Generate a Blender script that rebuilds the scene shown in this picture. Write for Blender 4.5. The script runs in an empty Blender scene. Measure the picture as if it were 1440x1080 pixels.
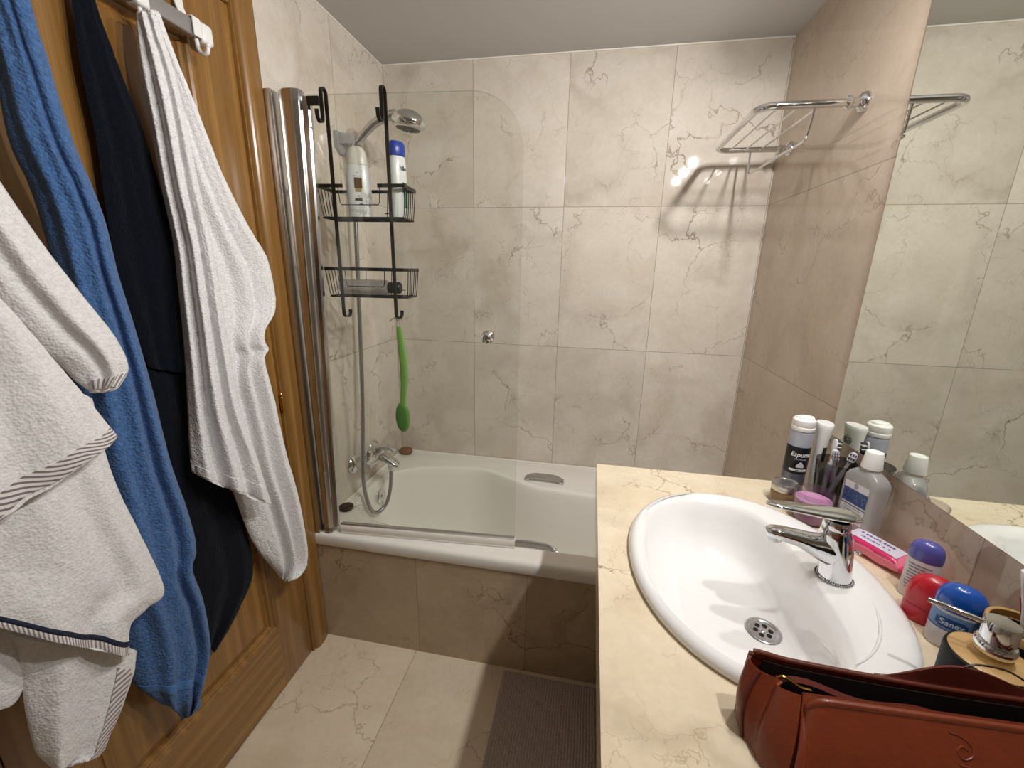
import bpy, bmesh, math, random
from mathutils import Vector, Matrix, noise
C = bpy.context.scene.collection
R = math.radians
PI = math.pi
random.seed(7)
sc = bpy.context.scene

# ------------------------------------------------------------------ helpers
MW = {}
def lin(h):
    h = h.lstrip('#')
    c = [int(h[i:i+2], 16)/255 for i in (0, 2, 4)]
    return tuple(x/12.92 if x <= .04045 else ((x+.055)/1.055)**2.4 for x in c) + (1,)

def thing(name, label, cat, loc=(0, 0, 0), rotz=0, group=None, rot=None):
    o = bpy.data.objects.new(name, None)
    C.objects.link(o)
    o.empty_display_size = .02
    m = Matrix.Translation(loc) @ (rot if rot is not None else Matrix.Rotation(rotz, 4, 'Z'))
    o.matrix_world = m
    MW[o] = m
    o['label'] = label
    o['category'] = cat
    if group: o['group'] = group
    return o

def tag(o, label, cat, group=None):
    o['label'] = label
    o['category'] = cat
    if group: o['group'] = group
    return o

def obj(name, bm, mat, parent=None, local=False, sharp=40, smooth=True, label=None):
    me = bpy.data.meshes.new(name)
    bmesh.ops.recalc_face_normals(bm, faces=bm.faces)
    bm.to_mesh(me)
    bm.free()
    if parent is not None and not local:
        me.transform(MW[parent].inverted())
    if smooth:
        me.shade_smooth()
        me.set_sharp_from_angle(angle=R(sharp))
    for m in (mat if isinstance(mat, (list, tuple)) else [mat]):
        me.materials.append(m)
    o = bpy.data.objects.new(name, me)
    C.objects.link(o)
    if parent is not None:
        o.parent = parent
        MW[o] = MW[parent]
    else:
        MW[o] = Matrix.Identity(4)
    if label: o['label'] = label
    return o

def struct(name, bm, mat, parent=None, smooth=True):
    o = obj(name, bm, mat, parent, smooth=smooth)
    if parent is None: o['kind'] = 'structure'
    return o

def B(): return bmesh.new()

def box(bm, x0, x1, y0, y1, z0, z1, r=0, seg=3, M=None):
    vs = [bm.verts.new((x, y, z)) for x in (x0, x1) for y in (y0, y1) for z in (z0, z1)]
    fs = []
    for idx in ((0, 1, 3, 2), (4, 6, 7, 5), (0, 4, 5, 1), (2, 3, 7, 6), (0, 2, 6, 4), (1, 5, 7, 3)):
        fs.append(bm.faces.new([vs[i] for i in idx]))
    if r > 0:
        es = list({e for f in fs for e in f.edges})
        res = bmesh.ops.bevel(bm, geom=es, offset=r, segments=seg, profile=.5, affect='EDGES')
        if M is not None:
            vset = {v for f in res['faces'] for v in f.verts} | {v for v in vs if v.is_valid}
            for v in vset: v.co = M @ v.co
    elif M is not None:
        for v in vs: v.co = M @ v.co
    return bm

def loft(bm, rings, closed=True, cap0=True, cap1=True):
    vr = [[bm.verts.new(p) for p in r] for r in rings]
    n = len(vr[0])
    for a, b in zip(vr[:-1], vr[1:]):
        for i in range(n if closed else n-1):
            j = (i+1) % n
            try: bm.faces.new((a[i], a[j], b[j], b[i]))
            except ValueError: pass
    if closed and cap0: bm.faces.new(list(reversed(vr[0])))
    if closed and cap1: bm.faces.new(vr[-1])
    return vr

def lathe(bm, prof, n=40, M=None, c=(0, 0, 0), cap0=True, cap1=True, sx=1, sy=1):
    rings = []
    for r, z in prof:
        ring = []
        for i in range(n):
            a = 2*PI*i/n
            p = Vector((c[0]+max(r, 1e-5)*sx*math.cos(a), c[1]+max(r, 1e-5)*sy*math.sin(a), c[2]+z))
            ring.append(M @ p if M is not None else p)
        rings.append(ring)
    loft(bm, rings, True, cap0, cap1)
    return bm

def smooth_path(pts, k=8, closed=False):
    pts = [Vector(p) for p in pts]
    n = len(pts)
    out = []
    segs = n if closed else n-1
    for i in range(segs):
        p1, p2 = pts[i], pts[(i+1) % n]
        p0 = pts[(i-1) % n] if closed or i > 0 else p1*2-p2
        p3 = pts[(i+2) % n] if closed or i+2 < n else p2*2-p1
        for j in range(k):
            t = j/k
            out.append(.5*((2*p1)+(p2-p0)*t+(2*p0-5*p1+4*p2-p3)*t*t+(3*p1-p0-3*p2+p3)*t**3))
    if not closed: out.append(pts[-1])
    return out

def tube(bm, pts, r, n=12, closed=False, sx=1, sy=1, up=None):
    pts = [Vector(p) for p in pts]
    N = len(pts)
    T = []
    for i in range(N):
        a = pts[(i-1) % N] if (closed or i > 0) else pts[i]
        b = pts[(i+1) % N] if (closed or i < N-1) else pts[i]
        T.append((b-a).normalized())
    u = Vector(up) if up is not None else (Vector((0, 0, 1)) if abs(T[0].z) < .9 else Vector((1, 0, 0)))
    u = (u-T[0]*u.dot(T[0])).normalized()
    rings = []
    for i in range(N):
        u = (u-T[i]*u.dot(T[i])).normalized()
        v = T[i].cross(u)
        rr = r[i] if isinstance(r, (list, tuple)) else r
        rings.append([pts[i]+rr*(sx*math.cos(2*PI*k/n)*u+sy*math.sin(2*PI*k/n)*v) for k in range(n)])
    if closed:
        vr = [[bm.verts.new(p) for p in q] for q in rings]
        for i in range(N):
            a, b = vr[i], vr[(i+1) % N]
            for k in range(n):
                bm.faces.new((a[k], a[(k+1) % n], b[(k+1) % n], b[k]))
    else:
        loft(bm, rings)
    return bm

def flatbar(bm, pts, w, t, up):
    """rectangular strip following a path: w across 'up' direction, t thick"""
    pts = [Vector(p) for p in pts]
    N = len(pts)
    rings = []
    up = Vector(up).normalized()
    for i in range(N):
        a = pts[max(i-1, 0)]
        b = pts[min(i+1, N-1)]
        T = (b-a).normalized()
        u = (up-T*up.dot(T)).normalized()
        v = T.cross(u)
        rings.append([pts[i]+u*w/2+v*t/2, pts[i]-u*w/2+v*t/2, pts[i]-u*w/2-v*t/2, pts[i]+u*w/2-v*t/2])
    loft(bm, rings)
    return bm

def sup(cx, cy, a, b, z, e=2.0, n=48, rot=0):
    out = []
    for i in range(n):
        t = 2*PI*i/n
        c, s = math.cos(t), math.sin(t)
        x = a*math.copysign(abs(c)**(2/e), c)
        y = b*math.copysign(abs(s)**(2/e), s)
        out.append(Vector((cx+x*math.cos(rot)-y*math.sin(rot), cy+x*math.sin(rot)+y*math.cos(rot), z)))
    return out

def text_bm(s, size, depth=.0003, bend=None, M=None, align='CENTER', space=1.0, xs=1.0, shear=0):
    cu = bpy.data.curves.new('t', 'FONT')
    cu.body = s
    cu.size = size
    cu.align_x = align
    cu.align_y = 'CENTER'
    cu.extrude = depth
    cu.space_character = space
    cu.shear = shear
    cu.offset = size*.012
    o = bpy.data.objects.new('t', cu)
    C.objects.link(o)
    dg = bpy.context.evaluated_depsgraph_get()
    me = bpy.data.meshes.new_from_object(o.evaluated_get(dg))
    bm = bmesh.new()
    bm.from_mesh(me)
    bpy.data.objects.remove(o)
    bpy.data.curves.remove(cu)
    bpy.data.meshes.remove(me)
    for v in bm.verts:
        x, y, z = v.co
        x *= xs
        if bend:        # text facing -Y wrapped on radius 'bend'
            a = x/bend
            rr = bend+z
            v.co = Vector((rr*math.sin(a), -rr*math.cos(a), y))
        else:           # upright, facing -Y
            v.co = Vector((x, -z, y))
        if M is not None: v.co = M @ v.co
    return bm

def polar(r, a, sx=1, sy=1):
    """radius of the bottle outline in the direction a (0 = front); rounder than an ellipse when flattened"""
    if sx == sy: return r*sx
    e = 2.3
    return r*(abs(math.sin(a)/sx)**e+abs(math.cos(a)/sy)**e)**(-1/e)

def wrap_text(s, size, r, z, rot=0, sx=1, sy=1, off=.0006, **kw):
    b = text_bm(s, size, .0003, **kw)
    for v in b.verts:
        x, y, zz = v.co
        a = x/(r*.85)+R(rot)
        rr = polar(r, a, sx, sy)+off-y
        v.co = Vector((rr*math.sin(a), -rr*math.cos(a), zz+z))
    return b

def patch(bm, r, a0, a1, z0, z1, n=14, th=.0004, sx=1, sy=1):
    """label patch wrapped on a cylinder facing -Y, angles in degrees"""
    f = []
    g = []
    for i in range(n+1):
        a = R(a0+(a1-a0)*i/n)
        for lst, off in ((f, th), (g, -.0003)):
            rr = polar(r, a, sx, sy)+off
            lst.append((Vector((rr*math.sin(a), -rr*math.cos(a), z0)), Vector((rr*math.sin(a), -rr*math.cos(a), z1))))
    rings = [[f[i][0], f[i][1], g[i][1], g[i][0]] for i in range(n+1)]
    loft(bm, rings)
    return bm

def print_row(bm, r, a0, a1, z, h, seed=0, sx=1, sy=1, off=.0004, cells=9):
    """a row of tiny illegible print wrapped on a cylinder"""
    rnd = random.Random(seed)
    a = a0
    step = (a1-a0)/cells
    while a < a1-step*.3:
        w = step*rnd.uniform(.45, .85)
        patch(bm, r, a, a+w, z-h/2*rnd.uniform(.7, 1), z+h/2*rnd.uniform(.7, 1), n=3, th=off, sx=sx, sy=sy)
        a += step
    return bm

def lerp(a, b, t): return a+(b-a)*t
def sstep(a, b, x):
    t = max(0, min(1, (x-a)/(b-a)))
    return t*t*(3-2*t)

# ------------------------------------------------------------------ materials
def newmat(name):
    m = bpy.data.materials.new(name)
    m.use_nodes = True
    nt = m.node_tree
    return m, nt, nt.nodes, nt.links, nt.nodes['Principled BSDF']

def pm(name, col, rough=.5, metal=0, spec=.5, coat=0, trans=0, ior=1.45, sheen=0, bump=None, var=0, emis=None, sss=0, alpha=1):
    """plain principled with an optional noise bump (scale, strength, distance) and colour variation"""
    m, nt, N, L, P = newmat(name)
    c = lin(col) if isinstance(col, str) else col
    P.inputs['Base Color'].default_value = c
    P.inputs['Roughness'].default_value = rough
    P.inputs['Metallic'].default_value = metal
    P.inputs['Specular IOR Level'].default_value = spec
    P.inputs['Coat Weight'].default_value = coat
    P.inputs['Coat Roughness'].default_value = .08
    P.inputs['Transmission Weight'].default_value = trans
    P.inputs['IOR'].default_value = ior
    P.inputs['Sheen Weight'].default_value = sheen
    P.inputs['Subsurface Weight'].default_value = sss
    P.inputs['Subsurface Radius'].default_value = (.01, .008, .006)
    P.inputs['Alpha'].default_value = alpha
    tc = N.new('ShaderNodeTexCoord')
    if bump:
        n = N.new('ShaderNodeTexNoise')
        n.inputs['Scale'].default_value = bump[0]
        n.inputs['Detail'].default_value = 4
        L.new(tc.outputs['Object'], n.inputs['Vector'])
        b = N.new('ShaderNodeBump')
        b.inputs['Strength'].default_value = bump[1]
        b.inputs['Distance'].default_value = bump[2]
        L.new(n.outputs['Fac'], b.inputs['Height'])
        L.new(b.outputs['Normal'], P.inputs['Normal'])
    n2 = N.new('ShaderNodeTexNoise')
    n2.inputs['Scale'].default_value = 35
    L.new(tc.outputs['Object'], n2.inputs['Vector'])
    mx = N.new('ShaderNodeMix')
    mx.data_type = 'RGBA'
    mx.blend_type = 'MULTIPLY'
    mx.inputs[6].default_value = c
    k = 1-max(var, .02)
    mx.inputs[7].default_value = (k, k, k, 1)
    L.new(n2.outputs['Fac'], mx.inputs[0])
    L.new(mx.outputs[2], P.inputs['Base Color'])
    return m

def clearmat(name, tint, refl=.6, rough=.02, body=0, bodycol='#ffffff'):
    """thin clear material: tinted transparent with a fresnel reflection and an optional milky body"""
    m, nt, N, L, P = newmat(name)
    N.remove(P)
    out = N['Material Output']
    t = N.new('ShaderNodeBsdfTransparent')
    t.inputs['Color'].default_value = tint
    g = N.new('ShaderNodeBsdfGlossy')
    g.inputs['Roughness'].default_value = rough
    fr = N.new('ShaderNodeLayerWeight')
    pw = N.new('ShaderNodeMath')
    pw.operation = 'POWER'
    pw.inputs[1].default_value = 4.5
    L.new(fr.outputs['Facing'], pw.inputs[0])
    ml = N.new('ShaderNodeMath')
    ml.operation = 'MULTIPLY_ADD'
    ml.inputs[1].default_value = .9*refl
    ml.inputs[2].default_value = .045*refl
    L.new(pw.outputs[0], ml.inputs[0])
    base = t.outputs[0]
    if body > 0:
        d = N.new('ShaderNodeBsdfPrincipled')
        d.inputs['Base Color'].default_value = lin(bodycol)
        d.inputs['Roughness'].default_value = .35
        mb = N.new('ShaderNodeMixShader')
        mb.inputs[0].default_value = body
        L.new(t.outputs[0], mb.inputs[1])
        L.new(d.outputs[0], mb.inputs[2])
        base = mb.outputs[0]
    mx = N.new('ShaderNodeMixShader')
    L.new(ml.outputs[0], mx.inputs[0])
    L.new(base, mx.inputs[1])
    L.new(g.outputs[0], mx.inputs[2])
    L.new(mx.outputs[0], out.inputs['Surface'])
    return m

def marble(name, ua, va, ou, ov, su, sv, base, base2, vein, rough=.12, seed=0, cov=0, joint='#8d8172', jw=.0013, vscale=1.0, vamt=1.0, spec=.5):
    """cream marble in slabs: each slab gets its own slice of the vein pattern"""
    m, nt, N, L, P = newmat(name)
    tc = N.new('ShaderNodeTexCoord')
    sp = N.new('ShaderNodeSeparateXYZ')
    L.new(tc.outputs['Object'], sp.inputs[0])
    def M(op, a, b=None, c=None):
        n = N.new('ShaderNodeMath')
        n.operation = op
        for i, x in enumerate((a, b, c)):
            if x is None: continue
            if isinstance(x, (int, float)): n.inputs[i].default_value = x
            else: L.new(x, n.inputs[i])
        return n.outputs[0]
    U = M('DIVIDE', M('SUBTRACT', sp.outputs[ua], ou), su)
    V = M('DIVIDE', M('SUBTRACT', sp.outputs[va], ov), sv)
    cu, cv = M('FLOOR', U), M('FLOOR', V)
    fu, fv = M('FRACT', U), M('FRACT', V)
    du = M('MULTIPLY', M('MINIMUM', fu, M('SUBTRACT', 1, fu)), su)
    dv = M('MULTIPLY', M('MINIMUM', fv, M('SUBTRACT', 1, fv)), sv)
    jt = M('LESS_THAN', M('MINIMUM', du, dv), jw)
    cb = N.new('ShaderNodeCombineXYZ')
    L.new(cu, cb.inputs[0]); L.new(cv, cb.inputs[1]); cb.inputs[2].default_value = seed
    wn = N.new('ShaderNodeTexWhiteNoise')
    wn.noise_dimensions = '3D'
    L.new(cb.outputs[0], wn.inputs['Vector'])
    vs = N.new('ShaderNodeVectorMath'); vs.operation = 'SCALE'
    vs.inputs['Scale'].default_value = 9
    L.new(wn.outputs['Color'], vs.inputs[0])
    va_ = N.new('ShaderNodeVectorMath'); va_.operation = 'ADD'
    L.new(tc.outputs['Object'], va_.inputs[0]); L.new(vs.outputs[0], va_.inputs[1])
    pos = va_.outputs[0]
    def noise_(scale, detail=4, rough_=.55, vec=pos):
        n = N.new('ShaderNodeTexNoise')
        n.inputs['Scale'].default_value = scale
        n.inputs['Detail'].default_value = detail
        n.inputs['Roughness'].default_value = rough_
        L.new(vec, n.inputs['Vector'])
        return n
    # distortion
    nd = noise_(5*vscale, 5, .6)
    sub = N.new('ShaderNodeVectorMath'); sub.operation = 'SUBTRACT'
    L.new(nd.outputs['Color'], sub.inputs[0]); sub.inputs[1].default_value = (.5, .5, .5)
    scl = N.new('ShaderNodeVectorMath'); scl.operation = 'SCALE'; scl.inputs['Scale'].default_value = .32/vscale
    L.new(sub.outputs[0], scl.inputs[0])
    add = N.new('ShaderNodeVectorMath'); add.operation = 'ADD'
    L.new(pos, add.inputs[0]); L.new(scl.outputs[0], add.inputs[1])
    dp = add.outputs[0]
    def crack(scale, width, mscale, lo, hi):
        v = N.new('ShaderNodeTexVoronoi')
        v.feature = 'DISTANCE_TO_EDGE'
        v.inputs['Scale'].default_value = scale
        L.new(dp, v.inputs['Vector'])
        mr = N.new('ShaderNodeMapRange')
        mr.inputs[1].default_value = 0; mr.inputs[2].default_value = width
        mr.inputs[3].default_value = 1; mr.inputs[4].default_value = 0
        L.new(v.outputs['Distance'], mr.inputs[0])
        mk = noise_(mscale, 3)
        mr2 = N.new('ShaderNodeMapRange')
        mr2.inputs[1].default_value = lo; mr2.inputs[2].default_value = hi
        L.new(mk.outputs['Fac'], mr2.inputs[0])
        return M('MULTIPLY', mr.outputs[0], mr2.outputs[0])
    c1 = crack(2.4*vscale, .010, 4*vscale, .44-cov, .62-cov)
    c2 = crack(5.5*vscale, .013, 6*vscale, .47-cov, .70-cov)
    c3 = crack(2.2*vscale, .12, 3*vscale, .40, .66)
    cl = noise_(4*vscale, 6, .6, dp)
    rmp = N.new('ShaderNodeMapRange')
    rmp.inputs[1].default_value = .32; rmp.inputs[2].default_value = .7
    L.new(cl.outputs['Fac'], rmp.inputs[0])
    def mix(fac, a, b, blend='MIX'):
        x = N.new('ShaderNodeMix'); x.data_type = 'RGBA'; x.blend_type = blend
        if isinstance(fac, (int, float)): x.inputs[0].default_value = fac
        else: L.new(fac, x.inputs[0])
        for i, q in ((6, a), (7, b)):
            if isinstance(q, tuple): x.inputs[i].default_value = q
            else: L.new(q, x.inputs[i])
        return x.outputs[2]
    col = mix(rmp.outputs[0], lin(base), lin(base2))
    fine = noise_(60, 3)
    frm = N.new('ShaderNodeMapRange'); frm.inputs[1].default_value = .3; frm.inputs[2].default_value = .7
    frm.inputs[3].default_value = .96; frm.inputs[4].default_value = 1.03
    L.new(fine.outputs['Fac'], frm.inputs[0])
    tone = M('MULTIPLY', frm.outputs[0], M('ADD', M('MULTIPLY', wn.outputs['Value'], .09), .955))
    tv = N.new('ShaderNodeCombineColor')
    for i in range(3): L.new(tone, tv.inputs[i])
    col = mix(1.0, col, tv.outputs[0], 'MULTIPLY')
    col = mix(M('MULTIPLY', c3, .30*vamt), col, lin(vein))
    col = mix(M('MULTIPLY', c2, .55*vamt), col, lin(vein))
    col = mix(M('MULTIPLY', c1, .92*vamt), col, lin(vein))
    col = mix(M('MULTIPLY', jt, .75), col, lin(joint))
    L.new(col, P.inputs['Base Color'])
    P.inputs['Roughness'].default_value = rough
    P.inputs['Specular IOR Level'].default_value = spec
    rn = M('ADD', M('MULTIPLY', cl.outputs['Fac'], .03), rough-.015)
    L.new(rn, P.inputs['Roughness'])
    bp = N.new('ShaderNodeBump'); bp.inputs['Strength'].default_value = .25; bp.inputs['Distance'].default_value = .0008
    L.new(M('SUBTRACT', 1, jt), bp.inputs['Height'])
    L.new(bp.outputs[0], P.inputs['Normal'])
    return m

def wood(name, axis, c1, c2, c3, rough=.3):
    """varnished oak, grain along axis (0,1,2)"""
    m, nt, N, L, P = newmat(name)
    tc = N.new('ShaderNodeTexCoord')
    mp = N.new('ShaderNodeMapping')
    s = [38, 38, 38]; s[axis] = 1.6
    mp.inputs['Scale'].default_value = s
    L.new(tc.outputs['Object'], mp.inputs[0])
    mp2 = N.new('ShaderNodeMapping')
    s = [9, 9, 9]; s[axis] = .7
    mp2.inputs['Scale'].default_value = s
    L.new(tc.outputs['Object'], mp2.inputs[0])
    n1 = N.new('ShaderNodeTexNoise'); n1.inputs['Scale'].default_value = 2.2; n1.inputs['Detail'].default_value = 6
    n1.inputs['Distortion'].default_value = .6
    L.new(mp.outputs[0], n1.inputs['Vector'])
    n2 = N.new('ShaderNodeTexNoise'); n2.inputs['Scale'].default_value = 1.6; n2.inputs['Detail'].default_value = 3
    n2.inputs['Distortion'].default_value = 1.2
    L.new(mp2.outputs[0], n2.inputs['Vector'])
    wv = N.new('ShaderNodeTexWave'); wv.wave_type = 'RINGS'; wv.inputs['Scale'].default_value = .9
    wv.inputs['Distortion'].default_value = 3; wv.inputs['Detail'].default_value = 3
    L.new(mp2.outputs[0], wv.inputs['Vector'])
    r1 = N.new('ShaderNodeValToRGB')
    r1.color_ramp.elements[0].position = .3; r1.color_ramp.elements[0].color = lin(c2)
    r1.color_ramp.elements[1].position = .72; r1.color_ramp.elements[1].color = lin(c1)
    L.new(n1.outputs['Fac'], r1.inputs[0])
    mx = N.new('ShaderNodeMix'); mx.data_type = 'RGBA'
    mr = N.new('ShaderNodeMapRange'); mr.inputs[1].default_value = .35; mr.inputs[2].default_value = .75
    mr.inputs[4].default_value = .55
    ad = N.new('ShaderNodeMath'); ad.operation = 'MULTIPLY_ADD'; ad.inputs[1].default_value = .35
    L.new(wv.outputs['Fac'], ad.inputs[0]); L.new(n2.outputs['Fac'], ad.inputs[2])
    L.new(ad.outputs[0], mr.inputs[0])
    L.new(mr.outputs[0], mx.inputs[0])
    L.new(r1.outputs[0], mx.inputs[6]); mx.inputs[7].default_value = lin(c3)
    L.new(mx.outputs[2], P.inputs['Base Color'])
    P.inputs['Roughness'].default_value = rough
    P.inputs['Coat Weight'].default_value = .35
    P.inputs['Coat Roughness'].default_value = .18
    b = N.new('ShaderNodeBump'); b.inputs['Strength'].default_value = .12; b.inputs['Distance'].default_value = .001
    L.new(n1.outputs['Fac'], b.inputs['Height']); L.new(b.outputs[0], P.inputs['Normal'])
    return m

def terry(name, col, col2, scale=420, dist=.002, strength=.8, sheen=.35, ribs=None):
    m, nt, N, L, P = newmat(name)
    tc = N.new('ShaderNodeTexCoord')
    v = N.new('ShaderNodeTexVoronoi'); v.inputs['Scale'].default_value = scale
    L.new(tc.outputs['Object'], v.inputs['Vector'])
    n = N.new('ShaderNodeTexNoise'); n.inputs['Scale'].default_value = scale*.5; n.inputs['Detail'].default_value = 6
    n.inputs['Roughness'].default_value = .65
    L.new(tc.outputs['Object'], n.inputs['Vector'])
    a = N.new('ShaderNodeMath'); a.operation = 'MULTIPLY_ADD'; a.inputs[1].default_value = -.6
    L.new(v.outputs['Distance'], a.inputs[0]); L.new(n.outputs['Fac'], a.inputs[2])
    b = N.new('ShaderNodeBump'); b.inputs['Strength'].default_value = strength; b.inputs['Distance'].default_value = dist
    L.new(a.outputs[0], b.inputs['Height']); L.new(b.outputs[0], P.inputs['Normal'])
    n3 = N.new('ShaderNodeTexNoise'); n3.inputs['Scale'].default_value = 130; n3.inputs['Detail'].default_value = 8; n3.inputs['Roughness'].default_value = .7
    L.new(tc.outputs['Object'], n3.inputs['Vector'])
    mr = N.new('ShaderNodeMapRange'); mr.inputs[1].default_value = .3; mr.inputs[2].default_value = .7
    L.new(n3.outputs['Fac'], mr.inputs[0])
    mx = N.new('ShaderNodeMix'); mx.data_type = 'RGBA'
    mx.inputs[6].default_value = lin(col); mx.inputs[7].default_value = lin(col2)
    L.new(mr.outputs[0], mx.inputs[0])
    L.new(mx.outputs[2], P.inputs['Base Color'])
    P.inputs['Roughness'].default_value = 1
    P.inputs['Specular IOR Level'].default_value = .1
    P.inputs['Sheen Weight'].default_value = sheen
    P.inputs['Sheen Roughness'].default_value = .6
    return m

def stripes(name, ca, cb, period, duty=.5):
    """woven stripes across the UV-like coordinate stored in the mesh uv map"""
    m, nt, N, L, P = newmat(name)
    uv = N.new('ShaderNodeUVMap'); uv.uv_map = 'UVMap'
    sp = N.new('ShaderNodeSeparateXYZ'); L.new(uv.outputs[0], sp.inputs[0])
    d = N.new('ShaderNodeMath'); d.operation = 'DIVIDE'; d.inputs[1].default_value = period
    L.new(sp.outputs[0], d.inputs[0])
    f = N.new('ShaderNodeMath'); f.operation = 'FRACT'; L.new(d.outputs[0], f.inputs[0])
    l = N.new('ShaderNodeMath'); l.operation = 'LESS_THAN'; l.inputs[1].default_value = duty
    L.new(f.outputs[0], l.inputs[0])
    mx = N.new('ShaderNodeMix'); mx.data_type = 'RGBA'
    mx.inputs[6].default_value = lin(ca); mx.inputs[7].default_value = lin(cb)
    L.new(l.outputs[0], mx.inputs[0]); L.new(mx.outputs[2], P.inputs['Base Color'])
    P.inputs['Roughness'].default_value = .95
    P.inputs['Specular IOR Level'].default_value = .1
    return m

XL, XR, YB, YT, H = -.94, .651, 1.92, 1.176, 2.2116
J1, J2 = 1.650, 1.0495
TW_, TH_ = .3955, .6003
m_wall = marble('marble_wall', 0, 2, -.1445, J2, TW_, TH_, '#c6bcae', '#d6cec3', '#857360', .03, 1)
m_wall_side = marble('marble_wall_side', 1, 2, 1.544, J2, TW_, TH_, '#c6bcae', '#d6cec3', '#857360', .035, 2)
m_wall_right = marble('marble_wall_right', 1, 2, .724, J2, 1.3, TH_, '#c0ae9b', '#ccbdac', '#857260', .05, 3, vamt=.6)
m_floor = marble('marble_floor', 0, 1, -.561, -.3, .40, 2.4, '#d9c8ae', '#e2d4bd', '#8c7050', .16, 4, vamt=.6)
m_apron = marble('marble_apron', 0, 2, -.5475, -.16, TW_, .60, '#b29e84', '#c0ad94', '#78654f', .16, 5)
m_counter = marble('marble_counter', 0, 1, -2, -2, 9, 9, '#dccbae', '#e6d9c1', '#937b5c', .14, 6, vscale=1.5, vamt=1.0, cov=.07)
m_ceiling = pm('ceiling_paint', '#c4c2c0', .75, bump=(120, .08, .001))
m_caulk = pm('white_caulk', '#e6e1d8', .5)
m_oak = wood('oak_vertical', 2, '#a67d45', '#875f2c', '#734f22', .28)
m_oak_h = wood('oak_horizontal', 1, '#a67d45', '#875f2c', '#734f22', .28)
m_chrome = pm('chrome', '#dfe0e2', .07, 1)
m_chrome2 = pm('satin_chrome', '#c9c9cb', .2, 1)
m_alu = pm('polished_aluminium', '#cfccc8', .24, 1, bump=(30, .03, .001))
m_brass = pm('brass', '#c89a48', .22, 1)
m_acryl = pm('white_acrylic', '#e9e6df', .12, coat=.4)
m_ceramic = pm('white_ceramic', '#f1f0ef', .08, coat=.5)
m_glass = clearmat('screen_glass', (.974, .984, .966, 1), .7)
m_glass_edge = clearmat('glass_edge', (.70, .80, .72, 1), .8)
m_black = pm('black_coated_wire', '#17140f', .38)
m_white_pl = pm('white_plastic', '#ecebe9', .3)
m_white_soft = pm('white_cap', '#f2f1ee', .35)
m_greybar = pm('grey_satin_bar', '#a5a1a0', .35, .5)
m_rubber = pm('dark_rubber', '#2a1f18', .5)
m_mirror = pm('mirror_silver', (.80, .83, .775, 1), .0, 1)
m_mirror_edge = pm('mirror_edge', '#5d6560', .25)
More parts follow.
